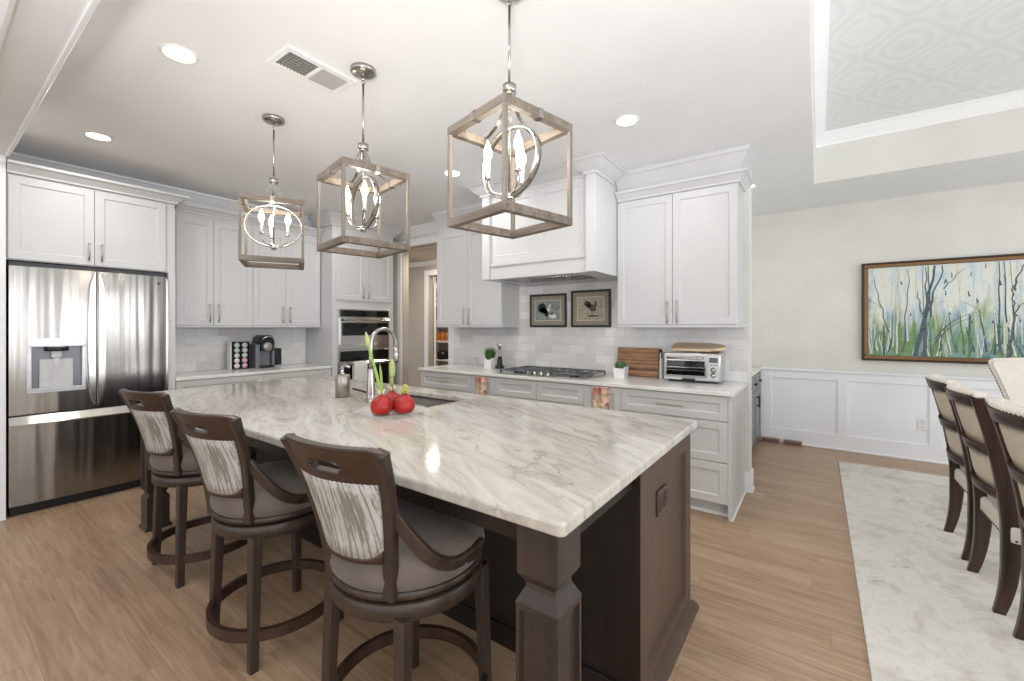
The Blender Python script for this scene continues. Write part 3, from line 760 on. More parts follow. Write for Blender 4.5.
# far edge grip of the right door
bm = BM(); poly = [(FW - .002, .75), (FW + .006, .80)] + [(FW + .010 + .004 * math.sin(PI * i / 8), .8 + .98 * i / 8) for i in range(9)] + [(FW - .002, 1.815)]
prism(bm, poly, -.012, .03, 'y'); obj('edge_trim', bm, 'nickel', rd)
bm = BM(); bowed(bm, .002, FW - .002, .075, .655); 
fz = obj('freezer_drawer', bm, 'fridge', t)
bm = BM(); n = 10; A = []
for i in range(n + 1):
    x = .002 + (FW - .004) * i / n; yb = -.022 * (1 - ((x / FW) * 2 - 1) ** 2)
    A.append([bm.verts.new(p) for p in ((x, .03, .656), (x, yb - .014, .656), (x, yb - .016, .664), (x, yb + .012, .720), (x, .03, .722))])
for P_, Q_ in zip(A, A[1:]):
    for j in range(5): bm.faces.new((P_[j], P_[(j + 1) % 5], Q_[(j + 1) % 5], Q_[j]))
bm.faces.new(A[0]); bm.faces.new(A[-1]); bmesh.ops.recalc_face_normals(bm, faces=bm.faces); obj('grip', bm, 'steel', fz)
bm = BM(); box(bm, .01, FW - .01, .03, .1, 0.0, .07); obj('kickplate', bm, 'black', t)
bm = BM(); box(bm, .004, FW - .004, .025, .06, 1.822, 1.855); obj('top_gap_shade', bm, 'black', t)  # black strip standing in for the shade in the gap above the doors

# upper cabinets of this wall
XU = -5.0; DU = -XW + XU
for y0, y1, lab in ((1.467, 2.151, 'white two-door upper cabinet next to the refrigerator, above the pod rack'), (2.151, 2.925, 'white two-door upper cabinet beside the oven tower, above the coffee maker')):
    w = y1 - y0; m = w * .46
    t = cabinet('upper_cabinet', lab, 'cabinet', (XU, y0 + .001, 0), RZ, w - .002, DU, 1.372, 2.5,
        [('door', 0, m, 1.393, 2.45, ('v', m - .04, 1.515, .19)), ('door', m, w, 1.393, 2.45, ('v', m + .04, 1.515, .19))], 'cab', False, 'white upper cabinets')
    bm = BM(); box(bm, .001, w - .001, -.022, DU - .003, 1.372, 1.391, .003); obj('light_rail', bm, 'cab', t)
    bm = BM(); molding(bm, [(.001, -.005), (w - .001, -.005)], [(0.0, 2.49), (0.012, 2.49), (0.016, 2.505), (0.05, 2.54), (0.07, 2.547), (0.07, 2.565), (0.0, 2.565)]); box(bm, .001, w - .001, -.005, DU - .11, 2.49, 2.565); obj('crown', bm, 'cab', t)
bm = BM(); box(bm, XU + 0, XU + DU * 0 + .02, 1.397, 1.466, 1.372, 2.5); box(bm, XW, XU, 1.397, 1.466, 1.372, 2.5); struct('trim_8', bm, 'cab')
# base cabinets and worktop
XB = -4.77; DB = -XW + XB
for y0, y1, lab in ((1.40, 2.16, 'white base cabinet under the pod rack, next to the refrigerator'), (2.16, 2.93, 'white base cabinet under the coffee maker, next to the oven tower')):
    w = y1 - y0
    cabinet('base_cabinet', lab, 'cabinet', (XB, y0, 0), RZ, w, DB, 0, .885,
        [('drawer', 0, w, .70, .88, ('h', w / 2, .79, .16)), ('door', 0, w / 2, .108, .697, ('v', w / 2 - .04, .56)), ('door', w / 2, w, .108, .697, ('v', w / 2 + .04, .56))], 'cabl', True, 'base cabinets along the refrigerator wall')
bm = BM(); box(bm, XW + .0085, -4.735, 1.397, 2.928, .885, .915, .004, 2); tag(obj('countertop', bm, 'quartz'), 'white quartz worktop between the refrigerator and the oven tower', 'countertop')

# oven tower
XO = -4.74; DO = -XW + XO; OW = .905
t = cabinet('oven_cabinet', 'tall white oven tower cabinet with two small doors at top', 'cabinet', (XO, 2.935, 0), RZ, OW, DO, 0, 2.6,
    [('door', .04, .44, 1.705, 2.45, ('v', .40, 1.83, .19)), ('door', .44, .86, 1.705, 2.45, ('v', .48, 1.83, .19)), ('drawer', .04, .86, .11, .30, ('h', .45, .2))], 'cab', True)
bm = BM(); molding(bm, [(0, .3), (0, 0), (OW, 0), (OW, .3)], [(0.0, 2.6), (0.015, 2.6), (0.02, 2.62), (0.085, 2.69), (0.1, 2.70), (0.1, CEIL - .001), (0, CEIL - .001)]); box(bm, 0, OW, 0, DO - .11, 2.6, CEIL - .001); obj('crown', bm, 'cab', t)
OL, OR_ = .06, .82
t = thing('microwave', 'built-in stainless microwave with black window, in the oven tower', 'microwave', (XO, 2.935, 0), RZ)
bm = BM(); box(bm, OL, OR_, -.022, -.001, 1.10, 1.60, .002); obj('housing', bm, 'steel', t)
bm = BM(); box(bm, OL + .03, OR_ - .02, -.03, -.021, 1.505, 1.585, .002); obj('control_panel', bm, 'glassblack', t)
bm = BM(); box(bm, OL + .02, OR_ - .015, -.04, -.021, 1.155, 1.495, .003); dr = obj('door', bm, 'steel', t)
bm = BM(); box(bm, OL + .045, OR_ - .04, -.043, -.039, 1.27, 1.43); obj('window', bm, 'glassblack', dr)
bm = BM(); box(bm, OL + .05, OR_ - .04, -.095, -.075, 1.452, 1.474, .005); box(bm, OL + .08, OL + .10, -.08, -.039, 1.455, 1.471); box(bm, OR_ - .09, OR_ - .07, -.08, -.039, 1.455, 1.471); obj('handle', bm, 'nickel', dr)
t = thing('oven', 'built-in stainless wall oven below the microwave', 'oven', (XO, 2.935, 0), RZ)
bm = BM(); box(bm, OL, OR_, -.022, -.001, .32, 1.095, .002); obj('housing', bm, 'steel', t)
bm = BM(); box(bm, OL + .03, OR_ - .02, -.032, -.021, .955, 1.08, .002); obj('control_panel', bm, 'glassblack', t)
bm = BM(); box(bm, OL + .015, OR_ - .015, -.045, -.021, .34, .945, .003); dr = obj('door', bm, 'steel', t)
bm = BM(); box(bm, OL + .04, OR_ - .035, -.048, -.044, .42, .90); obj('window', bm, 'glassblack', dr)
bm = BM(); box(bm, OL + .03, OR_ - .03, -.105, -.085, .915, .937, .005); box(bm, OL + .07, OL + .09, -.09, -.044, .918, .934); box(bm, OR_ - .09, OR_ - .07, -.09, -.044, .918, .934); obj('handle', bm, 'nickel', dr)
bm = BM()
path = [(-.081, .60), (-.081, .905), (-.082, .944), (-.096, .9475), (-.110, .944), (-.113, .905), (-.113, .58)]
A = [(y - .0, z) for y, z in path] + [(y + (.003 if y > -.1 else -.003), z + (.003 if .93 < z else 0)) for y, z in path[::-1]]
prism(bm, [(p[0], p[1]) for p in path] + [(-.116, .58), (-.116, .906), (-.112, .949), (-.096, .952), (-.080, .949), (-.077, .906), (-.077, .60)], .22, .41, 'x')
tw = tag(obj('dish_towel', bm, plain('white_towel', (232, 232, 230), .9)), 'white towel hanging over the wall oven handle', 'towel'); tw.location = (XO, 2.935, 0); tw.rotation_euler = (0, 0, RZ)

# ------------------------------------------------------------------ kitchen island
IX0, IX1, IY0, IY1 = -3.86, -.485, .887, 2.272
SX0, SX1, SY0, SY1 = -2.42, -1.83, 1.725, 2.12
bm = BM()
def slab(bm, xs, ys, hole, z0, z1):
    vt = {}; vb = {}
    for i, x in enumerate(xs):
        for j, y in enumerate(ys): vt[i, j] = bm.verts.new((x, y, z1)); vb[i, j] = bm.verts.new((x, y, z0))
    cells = [(i, j) for i in range(len(xs) - 1) for j in range(len(ys) - 1) if (i, j) not in hole]
    cs = set(cells); fs = []
    for i, j in cells:
        fs.append(bm.faces.new((vt[i, j], vt[i + 1, j], vt[i + 1, j + 1], vt[i, j + 1]))); fs.append(bm.faces.new((vb[i, j], vb[i, j + 1], vb[i + 1, j + 1], vb[i + 1, j])))
        for (di, dj, a, b) in ((0, -1, (i, j), (i + 1, j)), (1, 0, (i + 1, j), (i + 1, j + 1)), (0, 1, (i + 1, j + 1), (i, j + 1)), (-1, 0, (i, j + 1), (i, j))):
            if (i + di, j + dj) not in cs: fs.append(bm.faces.new((vb[a], vb[b], vt[b], vt[a])))
    bmesh.ops.recalc_face_normals(bm, faces=fs)
def outline(ins):
    r_ = .02; out = []
    for cx, cy, a0 in ((IX1 - r_, IY1 - r_, 0), (IX0 + r_, IY1 - r_, 90), (IX0 + r_, IY0 + r_, 180), (IX1 - r_, IY0 + r_, 270)):
        for i in range(7):
            t_a = R(a0 + 15 * i); out.append((cx + (r_ - ins) * math.cos(t_a), cy + (r_ - ins) * math.sin(t_a)))
    return out
def hole(ins): return [(SX0 - ins, SY0 - ins), (SX1 + ins, SY0 - ins), (SX1 + ins, SY1 + ins), (SX0 - ins, SY1 + ins)]
Zs = [(.877, .007), (.880, .002), (.884, 0), (.906, 0), (.911, .0015), (.9140, .004), (.915, .0075)]
def stack(fn):
    L = [[bm.verts.new((x, y, z)) for x, y in fn(i_)] for z, i_ in Zs]
    for A, B in zip(L, L[1:]):
        n_ = len(A)
        for i in range(n_):
            f_ = bm.faces.new((A[i], A[(i + 1) % n_], B[(i + 1) % n_], B[i])); f_.smooth = False
    return L
Lo, Lh = stack(outline), stack(hole)
for k in (0, -1):
    es = [bm.edges.get((L[k][i], L[k][(i + 1) % len(L[k])])) for L in (Lo, Lh) for i in range(len(L[k]))]
    bmesh.ops.triangle_fill(bm, edges=es, use_beauty=True)
bmesh.ops.recalc_face_normals(bm, faces=bm.faces)
tag(obj('island_countertop', bm, 'marble'), 'veined grey-white stone countertop on the dark island', 'countertop')

BX0, BX1, BY0, BY1 = -3.55, -.51, 1.50, 2.225
t = thing('kitchen_island', 'dark brown kitchen island base with corner posts and panelled end', 'island', (0, 0, 0))
bm = BM(); box(bm, BX0, BX1 - .028, BY0, BY1, .10, .8765); box(bm, BX0 + .05, BX1 - .035, BY0, BY1 - .06, 0, .10)
box(bm, BX0, BX1 - .02, BY0 - .02, BY0, 0, .09, .004); box(bm, BX0, BX1 - .0005, BY0 - .006, BY0 - .0005, .0, .8765)  # thin dark board puts shade over the end panel's lit edge
obj('carcass', bm, 'island', t)
bm = BM()
# top rails under the overhang
box(bm, -3.76, -.545, .955, .985, .80, .8765); box(bm, -.57, -.54, .985, BY0, .80, .8765); box(bm, -3.78, -3.75, .985, BY0, .80, .8765)
obj('apron', bm, 'island', t)
# panelled end, facing +x
bm = BM(); tmp = BM()
shaker(tmp, 0, BY1 - BY0, .02, .8765, 0, .026, .085, .020, .005)
for v in tmp.verts: v.co = Vector((BX1 - .026 - v.co.y, BY0 + v.co.x, v.co.z))
tmp_me = bpy.data.meshes.new('tmp'); tmp.to_mesh(tmp_me); tmp.free(); bm.from_mesh(tmp_me); bpy.data.meshes.remove(tmp_me)
ep = obj('end_panel', bm, 'islandp', t)
bm = BM(); prism(bm, [(BX1, 0), (BX1 + .035, 0), (BX1 + .035, .012), (BX1 + .022, .022), (BX1, .03)], BY0, BY1 + .02, 'y'); obj('shoe_moulding', bm, 'islandp', t)
bm = BM(); box(bm, BX1 - .0205, BX1 - .008, 1.735, 1.855, .615, .715, .003); ot = obj('outlet', bm, 'brownplate', t)
for y in (1.766, 1.824):
    bm = BM(); box(bm, BX1 - .010, BX1 - .005, y - .02, y + .02, .632, .698, .003)
    box(bm, BX1 - .006, BX1 - .0045, y - .009, y - .005, .662, .678); box(bm, BX1 - .006, BX1 - .0045, y + .005, y + .009, .662, .678)
    obj('receptacle', bm, plain('receptacle_brown', (48, 38, 33), .4), ot)
# working-side doors
for i in range(5):
    x0 = BX0 + .02 + i * (BX1 - BX0 - .06) / 5; x1 = x0 + (BX1 - BX0 - .06) / 5
    tmp = BM(); shaker(tmp, -x1 + .0015, -x0 - .0015, .11, .86, 0)
    for v in tmp.verts: v.co = Vector((-v.co.x, BY1 - v.co.y, v.co.z))
    bmesh.ops.reverse_faces(tmp, faces=tmp.faces) if False else None
    obj('door', tmp, 'island', t)
def post(cx, cy):
    bm = BM(); h = .0625
    def sq(hw, z): return [bm.verts.new((cx + a * hw, cy + b * hw, z)) for a, b in ((-1, -1), (1, -1), (1, 1), (-1, 1))]
    prof = [(h + .012, 0), (h + .012, .012), (h, .03), (h, .215), (h - .014, .232), (h - .014, .245), (h, .262), (h + .002, .268), (h + .002, .64), (h + .003, .646), (h - .016, .682), (h - .018, .695), (h, .722), (h, .8765)]
    rs = [sq(a, z) for a, z in prof]; fs = [bm.faces.new(rs[0]), bm.faces.new(rs[-1])]
    for A, B in zip(rs, rs[1:]):
        for i in range(4): fs.append(bm.faces.new((A[i], A[(i + 1) % 4], B[(i + 1) % 4], B[i])))
    bmesh.ops.recalc_face_normals(bm, faces=fs)
    side = [f for f in fs if len(f.verts) == 4 and abs(f.calc_center_median().z - .454) < .01]
    r_ = bmesh.ops.inset_individual(bm, faces=side, thickness=.016)
    r2 = bmesh.ops.inset_individual(bm, faces=side, thickness=.003, depth=-.013)
    obj('corner_post', bm, wood('post_wood', (44, 35, 30), (64, 53, 46), .6, 'Z', .42), t)
for cx, cy in ((-.5925, 1.003), (-3.735, .985), (-3.735, 2.15)): post(cx, cy)

# sink
t = thing('sink', 'stainless undermount sink set in the island worktop', 'sink', (0, 0, 0))
bm = BM(); a, b, c_, d = SX0 - .01, SX1 + .01, SY0 - .01, SY1 + .01
box(bm, a, a + .004, c_, d, .68, .876); box(bm, b - .004, b, c_, d, .68, .876); box(bm, a, b, c_, c_ + .004, .68, .876); box(bm, a, b, d - .004, d, .68, .876); box(bm, a, b, c_, d, .676, .68)
obj('basin', bm, 'steel', t)
bm = BM(); lathe(bm, [(0, .681), (.04, .681), (.045, .684), (.04, .686), (.025, .683), (0, .683)], 20, (-2.12, 1.93)); obj('drain', bm, 'chrome', t)

# faucet
t = thing('faucet', 'tall brushed steel gooseneck faucet beside the island sink', 'faucet', (-2.24, 1.645, .915))
bm = BM(); lathe(bm, [(.03, 0), (.03, .006), (.026, .01), (.0255, .05), (.021, .16), (.0165, .2), (0.0155, .205), (0, .205)], 20); obj('base', bm, 'nickel', t)
bm = BM()
pts = [(0, 0, .2), (0, 0, .26), (0, 0, .335)] + [(0, .095 - .095 * math.cos(PI * i / 12), .355 + .095 * math.sin(PI * i / 12)) for i in range(1, 12)] + [(0, .19, .345), (0, .192, .335)]
tube(bm, pts, .0125, 12, up=Vector((1, 0, 0))); obj('spout', bm, 'nickel', t)
bm = BM(); lathe(bm, [(0, .236), (.016, .236), (.0195, .245), (.018, .29), (.0135, .338), (0, .338)], 16, (0, .192)); obj('spray_head', bm, 'nickel', t)
bm = BM(); tube(bm, [(-.022, 0, .055), (-.045, -.01, .06), (-.052, -.05, .075), (-.054, -.09, .09)], .0065, 8); obj('lever', bm, plain('lever_dark', (60, 56, 52), .3, .6), t)

# soap dispenser
t = thing('soap_dispenser', 'brushed steel soap pump standing left of the faucet', 'soap dispenser', (-2.56, 1.66, .915))
bm = BM(); lathe(bm, [(0, 0), (.044, 0), (.047, .003), (.047, .14), (.044, .146), (.016, .148), (0, .148)], 28); obj('body', bm, brushed('soap_steel', (176, 170, 162), .3, 'Z'), t)
bm = BM(); lathe(bm, [(.013, .148), (.013, .16), (.007, .162), (.007, .198), (0, .198)], 14); tube(bm, [(-.012, 0, .204), (.02, .0, .207), (.045, .01, .204), (.056, .013, .198)], .0085, 8); obj('pump', bm, 'chrome', t)

# glass platter and red bulbs
bm = BM(); lathe(bm, [(0, .001), (.12, .001), (.165, .010), (.185, .018), (.1855, .021), (.165, .0145), (.12, .0065), (0, .0065)], 40)
o = tag(obj('glass_platter', bm, 'thinglass'), 'clear round glass platter under the red amaryllis bulbs', 'platter'); o.location = (-1.862, 1.498, 0.915)
def amaryllis(x, y, label, kind, r=.055, lean=0.0):
    t = thing('amaryllis_bulb', label, 'plant', (x, y, .9232), lean, 'red waxed bulbs on the platter')
    bm = BM()
    lathe(bm, [(0, 0.0), (.032, .001), (.047, .009), (r, .030), (r, .046), (.049, .066), (.034, .082), (.021, .092), (.017, .098), (0, .099)], 24); obj('waxed_bulb', bm, 'red', t)
    bm = BM()
    for k in range(5):
        a = k * 2 * PI / 5; tube(bm, [(.011 * math.cos(a), .011 * math.sin(a), .10), (.018 * math.cos(a), .018 * math.sin(a), .122 + .006 * (k % 2))], .005, 6)
    obj('neck', bm, 'cream' if kind != 'stub' else 'yellow', t)
    if kind == 'tall':
        bm = BM(); p = bez((0, 0, .09), (-.012, -.008, .19), (-.042, -.028, .29), (-.058, -.039, .37)); tube(bm, p, .0085, 8, scales=[1.15 - .03 * i for i in range(11)]); obj('stem', bm, 'green', t)
        bm = BM(); tube(bm, bez((-.056, -.038, .35), (-.059, -.040, .375), (-.063, -.042, .405), (-.068, -.045, .43), 6), .012, 8, scales=[.7, 1.05, 1.2, 1.1, .85, .5, .1]); obj('bud', bm, 'greenl', t)
        bm = BM(); tube(bm, bez((.006, 0, .1), (.004, .002, .17), (-.008, .004, .22), (-.018, .006, .26), 6), .006, 6, scales=[(1.2, .5)] * 5 + [(.8, .4), (.1, .1)]); obj('leaf', bm, 'green', t)
    elif kind == 'bud':
        bm = BM(); tube(bm, [(0, 0, .1), (.002, 0, .2)], .0085, 8); obj('stem', bm, 'green', t)
        bm = BM(); tube(bm, [(.002, 0, 0.175 + .105 * i / 8) for i in range(9)], .0165, 10, scales=[.5, .85, 1, 1.05, 1.05, .95, .75, .45, .08]); obj('bud', bm, 'greenl', t)
    else:
        bm = BM(); tube(bm, [(0, 0, .1), (.002, 0, .128), (.006, .0, .15)], .0085, 8, scales=[1, 1.1, .8]); tube(bm, [(.006, 0, .1), (.018, .004, .145)], .005, 8); obj('stem', bm, 'yellow', t)
amaryllis(-1.862, 1.430, 'red waxed amaryllis bulb with the tall leaning green stem', 'tall')
amaryllis(-1.924, 1.550, 'red waxed amaryllis bulb with one pale green bud, behind the other two', 'bud', .05, .4)
amaryllis(-1.788, 1.523, 'red waxed amaryllis bulb with only a short yellow stub, nearest the sink', 'stub')

# ------------------------------------------------------------------ cooktop and things on the cooktop wall
t = thing('gas_cooktop', 'stainless gas cooktop with black grates and front knobs', 'cooktop', (-2.11, 3.63, .915))
bm = BM(); box(bm, -.46, .46, -.25, .25, .0, .012, .004); obj('tray', bm, 'steel', t)
bm = BM()
for gx in (-.305, 0.0, .305):
    for x in (gx - .14, gx - .05, gx + .05, gx + .14): box(bm, x - .006, x + .006, -.235 if abs(gx) > .1 else -.14, .235, .033, .046, .002)
    y0 = -.235 if abs(gx) > .1 else -.14
    for y in (y0, (y0 + .235) / 2, .235): box(bm, gx - .146, gx + .146, y - .006, y + .006, .033, .046, .002)
    for sx_ in (-.14, .14):
        for y in (y0, .235): box(bm, gx + sx_ - .008, gx + sx_ + .008, y - .008, y + .008, .012, .034)
obj('grates', bm, 'blackm', t)
bm = BM()
for x, y, r_ in ((-.305, -.12, .04), (-.305, .13, .035), (0, .05, .055), (.305, -.12, .035), (.305, .13, .045)): lathe(bm, [(r_ + .012, .012), (r_ + .012, .018), (r_, .022), (r_, .028), (0, .03)], 18, (x, y))
obj('burners', bm, 'black', t)
for i in range(5):
    bm = BM(); lathe(bm, [(.021, 0), (.021, .004), (.017, .006), (.016, .028), (.013, .031), (0, .031)], 16); k = obj('knob', bm, 'nickel', t); k.location = (-.15 + i * .075, -.20, .012)

def towel(x, z, label):
    bm = BM()
    n = 10; A = []; B = []
    for i in range(n + 1):
        u = i / n; xx = -.07 + .14 * u; yy = -.004 - .006 * (1 + math.sin(u * 13)); A.append((xx, yy - .004)); B.append((xx, yy + .004))
    prism(bm, A + B[::-1], -.34, 0, 'z', smooth=False)
    box(bm, -.07, .07, -.018, .0025, -.006, .004, .002)
    o = tag(obj('dish_towel', bm, 'towel'), label, 'towel', 'floral dish towels'); o.location = (x, YF - .024, z)
towel(-2.775, .868, 'orange floral dish towel hanging left of the cooktop fronts')
towel(-1.475, .872, 'orange floral dish towel hanging right of the cooktop fronts')

# rooster prints
def print_frame(x0, x1, z0, z1, label, kind):
    t = thing('framed_print', label, 'picture', ((x0 + x1) / 2, YW - .008, (z0 + z1) / 2), 0, 'framed prints on the backsplash')
    w, h = (x1 - x0) / 2, (z1 - z0) / 2; f = .022
    bm = BM()
    for a0, a1, b0, b1 in ((-w, w, h - f, h), (-w, w, -h, -h + f), (-w, -w + f, -h + f, h - f), (w - f, w, -h + f, h - f)): box(bm, a0, a1, -.024, -.0005, b0, b1, .003)
    obj('frame', bm, 'frameblk', t)
    bm = BM(); box(bm, -w + f, w - f, -.012, -.001, -h + f, h - f); obj('mat_board', bm, 'matte', t)
    e = .075; iw, ih = w - e, h - e
    bm = BM(); box(bm, -iw - .008, iw + .008, -.0135, -.0119, -ih - .008, ih + .008); obj('inner_mat', bm, 'cream', t)
    bm = BM(); box(bm, -iw, iw, -.0148, -.0134, -ih, ih)
    def blob(cx, cz, rx, rz, mi, rot=0, n=14, y=-.0152):
        pts = []
        for i in range(n):
            a = 2 * PI * i / n; px, pz = rx * math.cos(a), rz * math.sin(a)
            pts.append((cx + px * math.cos(rot) - pz * math.sin(rot), y, cz + px * math.sin(rot) + pz * math.cos(rot)))
        quad(bm, pts, mi)
    def poly(p, mi, y=-.0154): quad(bm, [(a, y, b) for a, b in p], mi)
    if kind == 'a':
        blob(-.075, .03, .055, .05, 1, .6); blob(-.05, -.0, .05, .035, 1, -.3)
        blob(-.01, .0, .045, .028, 2, .5); poly([(.0, .02), (.035, .045), (.045, .075), (.03, .07), (.008, .05)], 2); blob(-.012, -.035, .028, .03, 1, .2)
        blob(.06, -.06, .05, .026, 2, -.1); blob(.05, -.035, .02, .012, 1, .2)
        poly([(-.02, -.05), (-.014, -.05), (-.012, -.09), (-.018, -.09)], 1)
    else:
        blob(.02, .01, .05, .032, 3, -.6); blob(-.03, .045, .04, .03, 1, -.6); poly([(.03, .0), (.05, .075), (.062, .085), (.07, .03), (.05, -.01)], 3); poly([(-.06, .05), (-.035, .075), (-.03, .055)], 4)
        poly([(.01, -.01), (.018, -.01), (.025, -.07), (.018, -.07)], 1); blob(.03, -.075, .07, .01, 3, 0)
    obj('print', bm, ['printa' if kind == 'a' else 'printb', 'inkblack', 'inkwhite', 'inkbrown', 'red'], t)
print_frame(-2.625, -2.165, 1.375, 1.735, 'dark-framed print of a black and white rooster with a hen', 'a')
print_frame(-2.11, -1.672, 1.375, 1.755, 'dark-framed print of a single brown rooster on a pale ground', 'b')

# potted grass, cruet
t = thing('potted_grass', 'white square pot of bright green grass at the left of the cooktop', 'plant', (-3.01, 3.80, .915))
bm = BM(); prism(bm, [(-.036, 0), (.036, 0), (.045, .095), (.037, .095), (.033, .08), (-.033, .08), (-.037, .095), (-.045, .095)], -.04, .04, 'y'); obj('pot', bm, 'white', t)
bm = BM(); rnd = random.Random(4)
for i in range(340):
    a = rnd.uniform(0, 2 * PI); r_ = rnd.uniform(0, .036); l = rnd.uniform(.06, .125); o_ = rnd.uniform(.1, .75)
    bx, by = r_ * math.cos(a), r_ * math.sin(a); ex, ey = bx + math.cos(a) * o_ * .07, by + math.sin(a) * o_ * .07
    ta = a + PI / 2; wv = .0042
    quad(bm, [(bx - wv * math.cos(ta), by - wv * math.sin(ta), .078), (bx + wv * math.cos(ta), by + wv * math.sin(ta), .078), (ex, ey, .08 + l)][0:3])
obj('grass_blades', bm, 'leaf', t, kind='stuff'); t.scale = (1.25, 1.25, 1.2)
t = thing('corkscrew', 'black and chrome upright gadget beside the grass pot', 'corkscrew', (-2.90, 3.83, .915))
bm = BM(); lathe(bm, [(0, 0), (.045, 0), (.045, .02), (.03, .03), (.026, .075), (.02, .11), (0, .11)], 18); obj('base', bm, 'black', t)
bm = BM(); lathe(bm, [(.018, .1), (.016, .2), (.02, .22), (.02, .245), (0, .25)], 16); obj('upper_body', bm, 'chrome', t); t.scale = (1.1, 1.1, 1.15)
bm = BM(); tube(bm, [(-.035, -.006, .225), (.03, -.006, .235)], .008, 8); obj('lever', bm, 'chrome', t)

# cutting board leaning on the tiles, succulent pot
bm = BM(); box(bm, 0, .40, 0, .022, 0, .265, .004, 2)
o = tag(obj('cutting_board', bm, 'walnut'), 'striped walnut cutting board leaning on the tile beside the toaster oven', 'cutting board'); o.location = (-1.59, 3.952, .9212); o.rotation_euler = (R(-13), 0, 0)
t = thing('serving_board', 'narrow white paddle board with black strap, edge-on between cutting board and toaster', 'serving board', (-1.157, 3.93, .915))
bm = BM(); box(bm, -.011, .011, 0, .10, 0, .235, .004); obj('board', bm, 'white', t)
bm = BM(); tube(bm, [(-.012, -.002, .16), (-.012, -.004, .215), (0, 0, .245), (.012, -.004, .215), (.0125, -.004, .18)], .006, 6); ball(bm, (0, .0, .246), .017); obj('strap', bm, 'black', t)
t = thing('potted_succulent', 'small white square pot of succulents in front of the walnut board', 'plant', (-1.47, 3.78, .915))
bm = BM(); prism(bm, [(-.038, 0), (.038, 0), (.046, .085), (.04, .085), (.036, .072), (-.036, .072), (-.04, .085), (-.046, .085)], -.042, .042, 'y'); obj('pot', bm, 'white', t)
bm = BM()
for cx, cy, s in ((-.022, -.01, 1), (.02, .0, 1.1), (-.002, .02, .9), (.004, -.022, .8)):
    for ring, (rr, zz, nn) in enumerate(((.022, .0, 8), (.013, .012, 6), (.005, .02, 4))):
        for k in range(nn):
            a = k * 2 * PI / nn + ring * .4
            tube(bm, [(cx + .3 * rr * math.cos(a), cy + .3 * rr * math.sin(a), .076 + zz), (cx + s * rr * .8 * math.cos(a), cy + s * rr * .8 * math.sin(a), .09 + zz), (cx + s * rr * 1.15 * math.cos(a), cy + s * rr * 1.15 * math.sin(a), .106 + zz)], .0065, 5, scales=[.6, 1.1, .15])
obj('succulent', bm, 'succ', t); t.scale = (1.2, 1.2, 1.2)

# toaster oven and boards on it
t = thing('toaster_oven', 'silver countertop toaster oven with glass door and dials', 'toaster oven', (-1.075, 3.745, .915), R(3))
tw_, th_, td = .44, .245, .26
bm = BM(); box(bm, 0, tw_, .0, td, .018, th_, .008, 2); obj('body', bm, plain('toaster_silver', (206, 206, 206), .3, .75), t)
bm = BM(); box(bm, .012, .335, -.016, .001, .045, .222, .004); dr = obj('door', bm, 'steel', t)
bm = BM(); box(bm, .026, .325, -.0185, -.0155, .062, .182); obj('window', bm, 'glassblack', dr)
bm = BM()
for z in (.10, .125): box(bm, .03, .32, -.0195, -.0183, z, z + .004)
obj('rack', bm, 'chrome', dr)
bm = BM(); tube(bm, [(.03, -.045, .203), (.315, -.045, .203)], .009, 10); box(bm, .045, .06, -.045, -.014, .197, .209); box(bm, .285, .30, -.045, -.014, .197, .209); obj('handle', bm, 'nickel', dr)
bm = BM(); box(bm, .345, .432, -.006, .001, .03, .232, .003); cp = obj('control_panel', bm, plain('toaster_panel', (212, 212, 212), .3, .6), t)
bm = BM(); box(bm, .356, .42, -.0075, -.0055, .172, .214); obj('display', bm, plain('lcd_grey', (92, 98, 100), .2), cp)
for z in (.125, .083, .05)[0:2]:
    bm = BM(); lathe(bm, [(.0, 0), (.021, 0), (.021, .004), (.016, .006), (.015, .02), (0, .021)], 20); k = obj('dial', bm, 'nickel', cp); k.location = (.388, -.005, z - .012); k.rotation_euler = (R(90), 0, 0)
bm = BM()
for x in (.366, .385, .404): box(bm, x, x + .01, -.0085, -.005, .150, .158, .001)
obj('button', bm, 'black', cp)
bm = BM()
for x in (.03, .38):
    for y in (.03, .21): box(bm, x, x + .035, y, y + .03, 0, .0185, .003)
box(bm, .15, .25, -.02, .01, .018, .036, .004); obj('foot', bm, 'black', t)
bm = BM()
pts = [(-.16, -.085), (.12, -.085), (.2, -.05), (.235, -.02), (.235, .02), (.2, .05), (.12, .085), (-.16, .085), (-.178, .07), (-.178, -.07)]
prism(bm, pts, 0, .022, 'z'); o = tag(obj('bread_board', bm, 'lightwood'), 'pale maple bread board lying on top of the toaster oven', 'cutting board'); o.location = (-.86, 3.915, .915 + th_ + .0345); o.rotation_euler = (R(15), 0, R(2))
bm = BM(); box(bm, -.06, .08, -.06, .06, 0, .012, .003); o = tag(obj('trivet', bm, plain('dark_trivet', (84, 60, 46), .5)), 'thin dark wooden trivet under the pale bread board', 'trivet'); o.location = (-.745, 3.88, .915 + th_ + .0002); o.rotation_euler = (0, 0, R(3))

